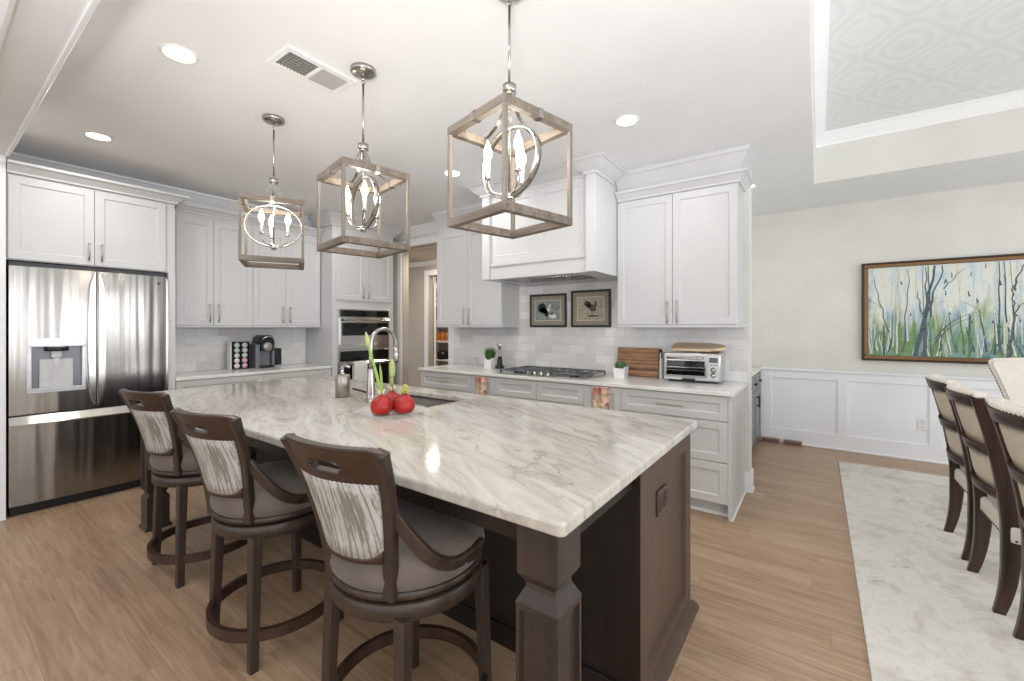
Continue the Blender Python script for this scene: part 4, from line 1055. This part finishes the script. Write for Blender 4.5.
# coffee pod rack + pods + coffee maker (on the worktop by the fridge)
t = thing('pod_rack', 'black coffee pod rack on the worktop near the refrigerator', 'rack', (-5.17, 2.02, .915), RZ)
PW, PH = .175, .30
bm = BM(); box(bm, 0, PW, 0, .10, 0, .008); box(bm, 0, PW, 0, .10, PH - .008, PH); box(bm, 0, .006, 0, .10, 0, PH); box(bm, PW - .006, PW, 0, .10, 0, PH); box(bm, 0, PW, .09, .10, 0, PH)
obj('case', bm, 'black', t)
bm = BM(); box(bm, -.012, -.0005, .0, .10, 0, PH, .002); obj('side_panel', bm, 'whitep', t)
podc = None
for r_ in range(5):
    for c_ in range(2):
        pink = r_ < 2
        bm = BM(); lathe(bm, [(.0, -.036), (.019, -.036), (.024, .0), (.0275, .001), (.0275, .004), (0, .004)], 14)
        o = obj('coffee_pod', bm, plain('pod_lid_pink' if pink else 'pod_lid_mint', (226, 176, 184) if pink else (206, 216, 208), .4))
        if c_ == 0 and pink: o.data.materials[0] = plain('pod_lid_white', (236, 226, 226), .4)
        tag(o, 'pink-toned coffee pod in the two lowest rows of the rack' if pink else 'mint-toned coffee pod in the three upper rows of the rack', 'coffee pod', 'pink coffee pods' if pink else 'mint coffee pods')
        o.location = (-5.163, 2.02 + .048 + c_ * .079, .915 + .037 + r_ * .0565); o.rotation_euler = (0, R(90), 0)
t = thing('coffee_maker', 'grey and black pod coffee maker on the worktop', 'coffee maker', (-5.10, 2.235, .915), RZ)
bm = BM(); box(bm, .0, .045, .0, .2, .0, .27, .006); box(bm, .045, .19, .07, .2, 0, .30, .01, 2); box(bm, .19, .215, .02, .2, .0, .275, .006); obj('body', bm, plain('maker_grey', (122, 122, 128), .35, .3), t)
bm = BM(); box(bm, .045, .19, -.02, .075, 0, .022, .004); obj('drip_tray', bm, 'black', t)
bm = BM(); prism(bm, [(.05, .19), (.185, .19), (.195, .30), (.18, .345), (.15, .368), (.09, .368), (.06, .345), (.045, .30)], -.015, .19, 'y'); obj('head', bm, 'black', t)
bm = BM(); lathe(bm, [(.05, 0), (.05, .012), (.042, .018), (0, .02)], 20); k = obj('brew_lid', bm, plain('lid_silver', (168, 162, 154), .3, .6), t); k.location = (.118, -.012, .24); k.rotation_euler = (R(90), 0, 0)
bm = BM(); tube(bm, [(.06, -.02, .315), (.07, -.035, .345), (.118, -.04, .358), (.166, -.035, .345), (.176, -.02, .315)], .008, 8); obj('handle', bm, 'chrome', t)
bm = BM(); box(bm, .225, .30, .03, .17, .02, .215, .012, 2); obj('water_tank', bm, 'black', t)

# ------------------------------------------------------------------ pantry shelves seen through the hall
t = thing('pantry_shelf', 'white pantry shelf unit inside the open hall doorway', 'shelf', (-5.98, 5.62, 0))
bm = BM()
zs = [.40, .755, 1.095, 1.49, 1.885]
for z in zs: box(bm, 0, 1.5, 0, .32, z, z + .025, .002)
for x in (0, 1.48): box(bm, x, x + .02, 0, .32, 0, 2.2)
obj('shelf_board', bm, 'trim', t)
def shelf_item(x, z, kind, label, cat, grp=None):
    bm = BM()
    if kind == 'bottle':
        lathe(bm, [(0, 0), (.035, 0), (.035, .15), (.013, .19), (.013, .235), (0, .235)], 14); o = obj('bottle', bm, plain('bottle_dark', (48, 36, 36), .2))
    elif kind == 'jar':
        lathe(bm, [(0, 0), (.045, 0), (.045, .1), (.038, .112), (.038, .13), (0, .13)], 14); o = obj('jar', bm, 'orange')
    elif kind == 'box':
        box(bm, -.05, .05, -.03, .03, 0, .2, .002); o = obj('carton', bm, plain('carton_dark', (70, 52, 52), .6))
    else:
        lathe(bm, [(0, 0), (.085, 0), (.09, .01), (.09, .11), (.06, .13), (.015, .135), (.015, .15), (0, .15)], 20); o = obj('stock_pot', bm, plain('pot_dark', (46, 42, 40), .35, .4))
    tag(o, label, cat, grp); o.location = (x, 5.73, z + .0252); o.scale = (1.15, 1.15, 1.2)
PXs = [-5.89, -5.77, -5.65, -5.53]
for x in PXs[:4]: shelf_item(x, 1.885, 'bottle', 'dark bottle on the top visible pantry shelf', 'bottle', 'bottles on the top pantry shelf')
for x in PXs[:4]: shelf_item(x, 1.49, 'box', 'dark tall carton on the second visible pantry shelf', 'box', 'cartons on the pantry shelf')
for x in PXs[:4]: shelf_item(x, 1.095, 'jar', 'amber jar on the third visible pantry shelf', 'jar', 'amber pantry jars')
shelf_item(-5.66, .755, 'pot', 'dark lidded pot on the lowest visible pantry shelf', 'pot')

# ------------------------------------------------------------------ lantern pendants
def pendant_proto():
    t = thing('lantern_pendant', 'x', 'pendant light', (0, 0, CEIL), 0, 'lantern pendants over the island')
    zt, zb, s = 2.185 - CEIL, 1.78 - CEIL, .179
    bm = BM(); lathe(bm, [(0, -.038), (.02, -.036), (.055, -.026), (.066, -.018), (.066, -.001), (0, -.001)], 28); obj('canopy', bm, 'nickel', t)
    bm = BM(); tube(bm, [(0, 0, -.036), (0, 0, -.06)], .006, 8)
    sweep(bm, [(.0, .009 * math.cos(a), -.066 + .012 * math.sin(a)) for a in [2 * PI * i / 10 for i in range(10)]], circ(.0025, 6), True, Vector((1, 0, 0)), 0, True)
    tube(bm, [(0, 0, -.076), (0, 0, 2.36 - CEIL)], .0055, 10, up=Vector((0, 1, 0))); obj('rod', bm, 'nickel', t)
    zh = 2.312 - CEIL
    bm = BM(); lathe(bm, [(0, zh), (.027, zh), (.027, zh + .034), (0, zh + .034)], 20)
    obj('hub', bm, 'nickel', t)
    bm = BM()
    for a in range(4):
        ca, sa = math.cos(a * PI / 2), math.sin(a * PI / 2)
        p = bez((.016, 0, zh + .02), (.03, 0, zh - .09), (.09, 0, zt + .015), (s - .01, 0, zt - .008), 10)
        sweep(bm, [(q[0] * ca, q[0] * sa, q[2]) for q in p], rect(.016, .004), up=Vector((0, 0, 1)))
        cx, cy = s * ca, s * sa
        m = s - .015; cx, cy = m * ca, m * sa; hx, hy = (.0165, .011) if abs(ca) > .1 else (.011, .0165)
        box(bm, cx - hx, cx + hx, cy - hy, cy + hy, zt - .0345, zt + .0015)
    obj('hanger', bm, 'nickel', t)
    for nm, z in (('upper_frame', zt), ('lower_frame', zb + .033)):
        bm = BM(); h = .033; w_ = .03
        for q in ((-s, s, -s, -s + w_), (-s, s, s - w_, s), (-s, -s + w_, -s + w_, s - w_), (s - w_, s, -s + w_, s - w_)): box(bm, *q, z - h, z, .002)
        obj(nm, bm, 'barn', t)
    for a, b in ((-1, -1), (1, -1), (1, 1), (-1, 1)):
        bm = BM(); c = s - .0085; box(bm, a * c - .0075, a * c + .0075, b * c - .0075, b * c + .0075, zb + .033, zt - .033); obj('upright', bm, 'barnz', t)
    zc = 2.035 - CEIL; rr = .137
    bm = BM(); n = 40
    sweep(bm, [(.166 * math.cos(2 * PI * i / n), 0, zc + rr * math.sin(2 * PI * i / n)) for i in range(n)], rect(.006, .026) , True, Vector((0, 1, 0)), 0, True)
    obj('ring', bm, 'nickel', t)
    bm = BM(); tube(bm, [(0, 0, zc + rr), (0, 0, zh)], .005, 8, up=Vector((0, 1, 0))); tube(bm, [(0, 0, zc - rr), (0, 0, zc + rr)], .005, 8, up=Vector((0, 1, 0)))
    lathe(bm, [(0, zc - rr - .022), (.012, zc - rr - .016), (.02, zc - rr), (.014, zc - rr + .012), (0, zc - rr + .014)], 16); obj('stem', bm, 'nickel', t)
    for k in range(3):
        a = k * 2 * PI / 3 + PI / 2 + .2; ca, sa = math.cos(a), math.sin(a)
        bm = BM(); p = bez((0, 0, zc - rr + .01), (.07, 0, zc - rr + .005), (.088, 0, zc - .11), (.088, 0, zc - .062), 8)
        tube(bm, [(q[0] * ca, q[0] * sa, q[2]) for q in p], .0042, 8, up=Vector((-sa, ca, 0)))
        lathe(bm, [(.004, zc - .065), (.014, zc - .062), (.012, zc - .056), (.009, zc - .052)], 12, (.088 * ca, .088 * sa)); ar = obj('candle_arm', bm, 'nickel', t)
        bm = BM(); lathe(bm, [(0, zc - .056), (.0095, zc - .056), (.0095, zc + .01), (0, zc + .01)], 12, (.088 * ca, .088 * sa)); obj('candle_sleeve', bm, 'candle', ar)
        bm = BM(); lathe(bm, [(0, zc + .01), (.008, zc + .012), (.0175, zc + .034), (.0165, zc + .052), (.008, zc + .076), (.002, zc + .094), (0, zc + .094)], 12, (.088 * ca, .088 * sa)); obj('bulb', bm, 'bulb', ar)
    return t
pa = pendant_proto(); pa['label'] = 'lantern pendant nearest the front corner of the island, largest of the three'
pa.location = (-1.008, 1.395, CEIL); pa.rotation_euler = (0, 0, R(-13))
dup(pa, (-1.965, 1.395, CEIL), R(-12), 'middle lantern pendant, hanging above the faucet')
dup(pa, (-2.90, 1.38, CEIL), R(62), 'lantern pendant nearest the refrigerator, turned face-on')
for x, y in ((-1.008, 1.395), (-1.965, 1.395), (-2.90, 1.38)):
    d = bpy.data.lights.new('pendant_glow', 'POINT'); d.energy = 5.0; d.color = (1, .92, .8); d.shadow_soft_size = .05
    o = bpy.data.objects.new('pendant_glow', d); COL.objects.link(o); o.location = (x, y, 2.10)

# ------------------------------------------------------------------ counter stools
def stool_proto():
    t = thing('counter_stool', 'x', 'stool', (0, 0, 0), 0, 'counter stools at the island')
    for sx, sy in ((-1, -1), (1, -1), (1, 1), (-1, 1)):
        bm = BM(); sweep(bm, [(sx * .19, sy * .19, 0), (sx * .183, sy * .183, .28), (sx * .175, sy * .175, .545)], rrect(.042, .042, .006, 1), up=Vector((0, 1, 0)), scales=[.82, .95, 1.05]); flat(bm); obj('leg', bm, 'stool', t)
    bm = BM(); n = 48
    sweep(bm, [(.262 * math.cos(2 * PI * i / n), .262 * math.sin(2 * PI * i / n), .142) for i in range(n)], rect(.02, .046), True); obj('footrest', bm, 'stoolx', t)
    bm = BM(); lathe(bm, [(.15, .53), (.248, .53), (.252, .534), (.252, .578), (.248, .582), (.15, .582)], 48, ring=True); obj('swivel_ring', bm, 'stool', t)
    bm = BM(); lathe(bm, [(0, .578), (.215, .578), (.215, .596), (0, .596)], 40); obj('swivel_plate', bm, 'dark', t)
    tops = []
    bm = BM(); lathe(bm, [(0, .592), (.247, .592), (.252, .597), (.252, .612), (.246, .617), (0, .617)], 48); tops.append(obj('seat_frame', bm, 'stool', t))
    bm = BM(); lathe(bm, [(0, .613), (.242, .613), (.254, .628), (.260, .655), (.256, .690), (.243, .710), (.2, .720), (.12, .727), (0, .729)], 48); tops.append(obj('seat_cushion', bm, 'velvet', t))
    # back posts
    def post_path(s): return bez((s * .118, -.215, .60), (s * .125, -.222, .78), (s * .165, -.262, .93), (s * .186, -.325, 1.062), 10)
    for s in (-1, 1):
        bm = BM(); sweep(bm, post_path(s), rrect(.042, .030, .006, 2), up=Vector((0, 1, 0))); tops.append(obj('back_post', bm, 'stool', t))
    # crest rail with hand slot
    def arc(u, z, off=0.0):
        # u -1..1 ; returns point on the curved back at height z (off = toward front)
        k = (z - .60) / .46; hw = .122 + .078 * max(0, k) ** 1.3
        yb = -.222 - .105 * max(0, k) ** 1.7
        x = hw * u; bow = -.045 * (1 - u * u); fw = 0.0
        return (x, yb + bow + off + fw, z)
    def shell(bm, us, zf, th=.024, rows=6, skip=None):
        """curved plate: columns us, rows between zf(u)=(z0,z1); optional skip(col,row)"""
        nU = len(us); G = {}
        for i, u in enumerate(us):
            z0, z1 = zf(u)
            for j in range(rows + 1):
                z = z0 + (z1 - z0) * j / rows
                G[i, j, 0] = bm.verts.new(arc(u, z)); G[i, j, 1] = bm.verts.new(arc(u, z, th))
        cells = {(i, j) for i in range(nU - 1) for j in range(rows) if not (skip and skip(i, j))}
        fs = []
        for i, j in cells:
            for k in (0, 1):
                f = bm.faces.new((G[i, j, k], G[i + 1, j, k], G[i + 1, j + 1, k], G[i, j + 1, k])); f.smooth = True; fs.append(f)
            for di, dj, a, b in ((0, -1, (i, j), (i + 1, j)), (1, 0, (i + 1, j), (i + 1, j + 1)), (0, 1, (i + 1, j + 1), (i, j + 1)), (-1, 0, (i, j + 1), (i, j))):
                if (i + di, j + dj) not in cells: fs.append(bm.faces.new((G[a + (0,)], G[b + (0,)], G[b + (1,)], G[a + (1,)])))
        bmesh.ops.recalc_face_normals(bm, faces=fs)
    us = [-.99 + 1.98 * i / 40 for i in range(41)]
    bm = BM()
    shell(bm, us, lambda u: (.965, 1.072 - .012 * max(0, abs(u) - .8) / .2), .026, 11, lambda i, j: (j == 4 and 13 <= i <= 26) or (j in (3, 5) and 14 <= i <= 25))
    tops.append(obj('crest_rail', bm, 'stoolx', t))
    us2 = [-.86 + 1.72 * i / 20 for i in range(21)]
    bm = BM(); shell(bm, us2, lambda u: (.726 + .028 * (abs(u) / .86) ** 6, .968), .02, 6); tops.append(obj('back_panel', bm, 'streak', t))
    bm = BM()
    for v in [0]:
        G = {}
        for i, u in enumerate(us2):
            for j in range(7):
                z = .75 + .215 * j / 6; p = arc(u, z, .0195); q = arc(u, z, .022 + .022 * (1 - (u / .86) ** 4) * (1 - ((j - 3) / 3.0) ** 4)); G[i, j] = (bm.verts.new(p), bm.verts.new(q))
        for i in range(20):
            for j in range(6):
                f = bm.faces.new((G[i, j][1], G[i + 1, j][1], G[i + 1, j + 1][1], G[i, j + 1][1])); f.smooth = True
        for i in range(20):
            for j, j2 in ((0, 0), (6, 6)): bm.faces.new((G[i, j][0], G[i + 1, j][0], G[i + 1, j][1], G[i, j][1]))
        for j in range(6):
            for i in (0, 20): bm.faces.new((G[i, j][0], G[i, j + 1][0], G[i, j + 1][1], G[i, j][1]))
    bmesh.ops.recalc_face_normals(bm, faces=bm.faces); tops.append(obj('back_cushion', bm, 'velvet', t))
    bm = BM(); shell(bm, us2, lambda u: (.712, .727 + .028 * (abs(u) / .86) ** 6), .021, 2); tops.append(obj('lower_rail', bm, 'stoolx', t))
    for s in (-1, 1):
        bm = BM()
        p = bez((s * .155, -.245, .868), (s * .205, -.20, .76), (s * .232, -.16, .69), (s * .243, -.075, .668), 9) + bez((s * .243, -.075, .668), (s * .252, -.03, .662), (s * .2535, .02, .66), (s * .253, .055, .66), 5)[1:]
        sweep(bm, p, rrect(.022, .04, .006, 2), up=Vector((s * .3, 0, 1)), scales=[(1, .8), (1, .9), (1, .95), (1, 1), (1, 1), (1, 1), (1, 1), (1, 1), (1, 1), (1, 1.05), (1, 1.15), (1, 1.3), (1, 1.45), (1, 1.6), (1, 1.7)]); tops.append(obj('arm', bm, 'stool', t))
    for o in tops: o.rotation_euler = (0, 0, R(8))
    return t
s0 = stool_proto(); s0['label'] = 'walnut counter stool nearest the island front corner, its whole seat showing'; s0.location = (-1.15, 1.0, 0)
s1 = dup(s0, (-2.03, .985, 0), 0, 'walnut counter stool in the middle of the row of three')
s2 = dup(s0, (-2.95, 1.02, 0), 0, 'walnut counter stool nearest the refrigerator')
s0.scale = (1, 1, .99)
for s, a in ((s1, 11), (s2, 12)):
    s.scale = (1, 1, .975)
    for c_ in s.children:
        if c_.rotation_euler.z > 0.01: c_.rotation_euler = (0, 0, R(a))

# ------------------------------------------------------------------ dining side
bm = BM(); box(bm, .17, 3.35, .95, 5.50, .0005, .009, .002)
tag(obj('area_rug', bm, 'rug'), 'large pale grey distressed rug under the dining chairs', 'rug')

def chair_proto():
    t = thing('dining_chair', 'x', 'chair', (0, 0, 0), 0, 'dining chairs in a row')
    hw = .215
    def rear(s):
        top = bez((-.030, s * hw, 0), (.012, s * hw, .15), (.012, s * hw, .30), (.008, s * hw, .44), 8) + bez((.008, s * hw, .44), (-.008, s * hw, .60), (-.04, s * (hw + .01), .80), (-.105, s * (hw + .02), 1.02), 10)[1:]
        return top
    sc_ = [.74, .80, .88, .96, 1.02, 1.1, 1.1, 1.1, 1.1] + [1.05, 1.0, .95, .92, .9, .88, .86, .84, .82, .8]
    for s in (-1, 1):
        bm = BM(); sweep(bm, rear(s), rrect(.044, .060, .008, 2), up=Vector((1, 0, 0)), scales=sc_); flat(bm); obj('rear_leg', bm, 'chairw', t)
    for s in (-1, 1):
        bm = BM(); sweep(bm, [(.435, s * .20, 0), (.43, s * .20, .2), (.425, s * .20, .40)], rrect(.045, .045, .008, 2), up=Vector((0, 1, 0)), scales=[.62, .85, 1.1]); flat(bm); obj('front_leg', bm, 'chairw', t)
    def px(z):  # x of the back plane at height z
        P_ = rear(1)
        for a, b in zip(P_, P_[1:]):
            if a[2] <= z <= b[2]: return a[0] + (b[0] - a[0]) * (z - a[2]) / (b[2] - a[2])
        return P_[-1][0]
    def rail(z0, z1, bow, th, mat, name, w=hw, off=0.0, rows=3, label=None, bulge=0):
        bm = BM(); n = 14; G = {}
        for i in range(n + 1):
            u = -1 + 2 * i / n
            for j in range(rows + 1):
                z = z0 + (z1 - z0) * j / rows; x = px(min(z, 1.02)) - bow * (1 - u * u) + off
                bb = bulge * (1 - u ** 4) * (1 - (2 * j / rows - 1) ** 4)
                G[i, j] = (bm.verts.new((x - th / 2 - bb, u * w, z)), bm.verts.new((x + th / 2 + bb, u * w, z)))
        for k in (0, 1):
            for i in range(n):
                for j in range(rows):
                    f = bm.faces.new((G[i, j][k], G[i + 1, j][k], G[i + 1, j + 1][k], G[i, j + 1][k])); f.smooth = True
        for i in range(n):
            for j in (0, rows): bm.faces.new((G[i, j][0], G[i + 1, j][0], G[i + 1, j][1], G[i, j][1]))
        for j in range(rows):
            for i in (0, n): bm.faces.new((G[i, j][0], G[i, j + 1][0], G[i, j + 1][1], G[i, j][1]))
        bmesh.ops.recalc_face_normals(bm, faces=bm.faces); return obj(name, bm, mat, t)
    rail(.975, 1.03, .045, .034, 'chairw', 'crest_rail')
    rail(.74, .785, .045, .034, 'chairw', 'cross_rail'); rail(.535, .575, .045, .034, 'chairw', 'cross_rail')
    rail(.785, .98, .03, .02, 'linen', 'back_upholstery', hw - .02, 0, 4, None, .006); rail(.575, .74, .03, .02, 'linen', 'back_upholstery', hw - .02, 0, 4, None, .006)
    rail(.55, 1.045, .03, .03, 'linenl', 'front_upholstery', hw - .005, .035, 6, None, .012)
    bm = BM(); n = 14; fs = []
    pts = [(px(1.02) - .045 * (1 - u * u) + .012, u * (hw + .01), 1.036) for u in [-1 + 2 * i / n for i in range(n + 1)]]
    sweep(bm, pts, rrect(.05, .026, .011, 3), smooth=True); up_ = obj('crest_upholstery', bm, 'linenl', t)
    bm = BM()
    for i in range(19):
        u = -.95 + 1.9 * i / 18; ball(bm, (px(1.02) - .045 * (1 - u * u) - .0135, u * (hw + .01), 1.030), .0052, 6, 4)
    obj('nailheads', bm, 'nail', up_)
    bm = BM(); box(bm, -.005, .46, -.245, .245, .345, .435, .02, 3); box(bm, .02, .47, -.25, .25, .42, .50, .03, 3); obj('seat', bm, 'linenl', t)
    bm = BM()
    for i in range(16): ball(bm, (-.006, -.22 + .44 * i / 15, .365), .0052, 6, 4)
    obj('nailhead_trim', bm, 'nail', t)
    for s in (-1, 1):
        bm = BM()
        for i in range(16): ball(bm, (.02 + .42 * i / 15, s * .246, .365), .0052, 6, 4)
        obj('nailhead_trim', bm, 'nail', t)
    return t
c0 = chair_proto(); c0['label'] = 'cream dining chair at the near end of the row, cut by the photo edge'; c0.location = (.755, 2.62, .0092)
dup(c0, (.735, 3.243, .0092), 0, 'cream dining chair in the middle of the row of three')
dup(c0, (.74, 3.82, .0092), 0, 'cream dining chair farthest along the row, closest to the painting')

t = thing('host_chair', 'tall ivory upholstered host chair with nailhead edge under the painting', 'chair', (1.435, 4.72, .0092))
bm = BM()
prof = [(-.20, .42), (-.235, .60), (-.275, .80), (-.325, .98), (-.355, 1.07), (-.352, 1.105), (-.33, 1.125), (-.2, 1.135), (0, 1.14), (.2, 1.135), (.33, 1.125), (.352, 1.105), (.355, 1.07), (.325, .98), (.275, .80), (.235, .60), (.20, .42)]
prism(bm, prof, 0.0, .075, 'y')
es = [e for e in bm.edges if len(e.link_faces) == 2 and e.calc_face_angle(0) > 1.2]; bmesh.ops.bevel(bm, geom=es, offset=.018, segments=3, affect='EDGES')
for v in bm.verts: v.co.y += .18 * max(0, v.co.z - .45)
bk = obj('back', bm, 'linenl', t)
for s in (-1, 1):
    bm = BM()
    P_ = [(x * 1, z) for x, z in prof[:6]]
    for (x0, z0), (x1, z1) in zip(P_, P_[1:]):
        L = math.hypot(x1 - x0, z1 - z0); k = max(1, int(L / .022))
        for i in range(k):
            u = i / k; z = z0 + (z1 - z0) * u; ball(bm, (s * (x0 + (x1 - x0) * u), .03 + .18 * max(0, z - .45), z), .0065, 6, 4)
    obj('nailheads', bm, 'nail', bk)
bm = BM(); box(bm, -.29, .29, -.52, .06, .30, .40, .02, 3); box(bm, -.30, .30, -.54, .05, .385, .48, .035, 3); obj('seat', bm, 'linenl', t)
for sx, sy in ((-1, 0), (1, 0), (1, 1), (-1, 1)):
    bm = BM(); sweep(bm, [(sx * .25, -.48 if sy == 0 else .05, 0), (sx * .25, -.48 if sy == 0 else .03, .32)], rrect(.05, .05, .008, 2), up=Vector((0, 1, 0)), scales=[.65, 1]); flat(bm); obj('leg', bm, 'chairw', t)

# painting
PXL, PXR, PZ0, PZ1 = .387, 2.19, 1.018, 2.063
t = thing('framed_painting', 'large bronze-framed painting of pale birch trunks above the wainscot', 'painting', (PXL, YD - .0005, PZ0))
w, h = PXR - PXL, PZ1 - PZ0; f = .055
bm = BM()
for a0, a1, b0, b1 in ((0, w, h - .016, h), (0, w, 0, .016), (0, .016, .016, h - .016), (w - .016, w, .016, h - .016)): box(bm, a0, a1, -.045, 0, b0, b1, .003)
fr = obj('frame', bm, 'frameedge', t)
bm = BM()
for a0, a1, b0, b1 in ((.016, w - .016, h - f, h - .016), (.016, w - .016, .016, f), (.016, f, f, h - f), (w - f, w - .016, f, h - f)): box(bm, a0, a1, -.036, 0, b0, b1, .006)
obj('inner_moulding', bm, 'gold', fr)
bm = BM(); box(bm, f - .004, w - f + .004, -.02, -.001, f - .004, h - f + .004)
rnd = random.Random(11); lim = (f, w - f, f, h - f); lay = [0]
def stroke(pts, wd, mi):
    lay[0] += 1; y = -.0203 - .000012 * lay[0]
    L, Rr = [], []
    for i, (x, z) in enumerate(pts):
        x = min(max(x, lim[0] + .005), lim[1] - .005); z = min(max(z, lim[2]), lim[3])
        k = 1 - .6 * i / (len(pts) - 1); L.append((x - wd * k / 2, y, z)); Rr.append((x + wd * k / 2, y, z))
    for i in range(len(pts) - 1): quad(bm, [L[i], Rr[i], Rr[i + 1], L[i + 1]], mi)
def wob(x0, z0, x1, z1, n=7, am=.012): return [(x0 + (x1 - x0) * i / n + rnd.uniform(-am, am), z0 + (z1 - z0) * i / n) for i in range(n + 1)]
for i in range(70):  # grasses low down
    x = rnd.uniform(.06, w - .06); z = rnd.uniform(.055, .12); l = rnd.uniform(.12, .42)
    stroke(wob(x, z, x + rnd.uniform(-.06, .06), z + l, 4, .006), rnd.uniform(.006, .02), rnd.choice((2, 3, 3, 4, 4, 2)))
for i in range(26):
    x = rnd.uniform(.06, w - .06); stroke(wob(x, rnd.uniform(.1, .5), x + rnd.uniform(-.03, .03), h - .06, 6, .006), rnd.uniform(.006, .016), rnd.choice((3, 3, 2)))
# main trunks and branches: clump on the left, pair in the middle, singles to the right
for x0, z0, x1, z1, wd, mi in ((.44, .06, .58, .98, .05, 2), (.50, .06, .52, .7, .045, 1), (.52, .5, .64, .98, .026, 1), (.52, .52, .50, .97, .02, 1), (.50, .38, .44, .72, .018, 1), (.22, .30, .10, .88, .014, 1), (.64, .74, .78, .94, .014, 1), (.06, .66, .19, .55, .012, 1),
                               (1.08, .06, 1.12, .5, .04, 1), (1.12, .46, 1.10, .75, .018, 1), (1.10, .48, 1.23, .67, .018, 1), (1.11, .70, 1.17, .96, .022, 1), (1.26, .1, 1.33, .98, .016, 2), (1.38, .08, 1.45, .7, .03, 1), (1.45, .66, 1.50, .9, .02, 1), (1.62, .3, 1.72, .99, .03, 2), (.86, .3, .84, .97, .012, 3), (.28, .08, .30, .9, .02, 3), (1.0, .2, .98, .9, .014, 3), (.34, .1, .38, .96, .014, 2)):
    stroke(wob(x0, z0, x1, z1), wd * .78, mi)
for a in (0, .04):
    stroke(bez((.58, .2 + a), (.66, .36 + a), (.74, .45 + a), (.86, .48 + a), 8) if False else [(q[0], q[1]) for q in bez((.58, .2 + a), (.66, .36 + a), (.76, .44 + a), (.9, .47 + a), 8)], .014, 1)
stroke([(q[0], q[1]) for q in bez((.60, .60), (.74, .66), (.86, .58), (.92, .46), 8)], .008, 4)
for i in range(40):
    x = rnd.uniform(.3, w - .1); z = rnd.uniform(.2, .95); stroke(wob(x, z, x + rnd.uniform(-.01, .01), z + rnd.uniform(.02, .06), 3, .003), rnd.uniform(.008, .018), 1 if i % 2 else 2)
obj('canvas', bm, ['canvas', 'brush1', 'brush2', 'brush3', 'brush4'], t, weld=False)

# wall outlet in the wainscot, floor registers
t = thing('wall_outlet', 'white outlet plate in the white wainscot panel', 'outlet', (.873, YD - .0062, .375))
bm = BM(); box(bm, -.04, .04, -.007, 0, -.06, .06, .003); obj('plate', bm, 'whitep', t)
bm = BM(); box(bm, -.018, .018, -.009, -.006, -.045, -.008, .002); box(bm, -.018, .018, -.009, -.006, .008, .045, .002); obj('receptacle', bm, plain('receptacle_white', (226, 226, 226), .4), t)
for x0, x1, lab in ((-.55, -.37, 'brown floor vent at the wainscot, next to the grey cabinet'), (-.33, -.15, 'brown floor vent at the wainscot, away from the grey cabinet')):
    t = thing('floor_vent', lab, 'vent', (x0, 5.965, 0))
    bm = BM(); box(bm, 0, x1 - x0, -.03, .043, 0, .05, .003); obj('frame', bm, 'register', t)
    bm = BM()
    for i in range(9): box(bm, .015 + i * .017, .022 + i * .017, -.0315, -.029, .012, .04)
    obj('grille', bm, 'dark', t)

# grey buffet cabinet in the nook behind the cooktop wall
BFY0, BFY1 = 4.20, 5.98
t = thing('buffet_cabinet', 'grey panelled buffet cabinet in the nook behind the kitchen wall', 'cabinet', (-.585, BFY0, 0), RZ)
w = BFY1 - BFY0
bm = BM(); box(bm, 0, w, 0.0005, .6, .09, .85); box(bm, 0, w, .06, .6, 0, .09); obj('carcass', bm, 'buffet', t)
for i in range(4):
    a, b = i * w / 4, (i + 1) * w / 4
    bm = BM(); shaker(bm, a + .004, b - .004, .67, .84, 0, .02, .045); d = obj('drawer', bm, 'buffet', t)
    bm = BM(); lathe(bm, [(0, 0), (.008, 0), (.008, .015), (.017, .022), (.014, .032), (0, .034)], 14); k = obj('knob', bm, 'black', d); k.location = ((a + b) / 2, -.02, .755); k.rotation_euler = (R(90), 0, 0)
    bm = BM(); shaker(bm, a + .004, b - .004, .10, .66, 0, .02, .065); d = obj('door', bm, 'buffet', t)
    pull(d, 'v', b - .04 if i % 2 == 0 else a + .04, .54, .12, -.02, 'black')
bm = BM(); box(bm, -.01, w + .01, -.025, .6, .85, .883, .004); obj('top', bm, 'white', t)
bpy.context.view_layer.update()
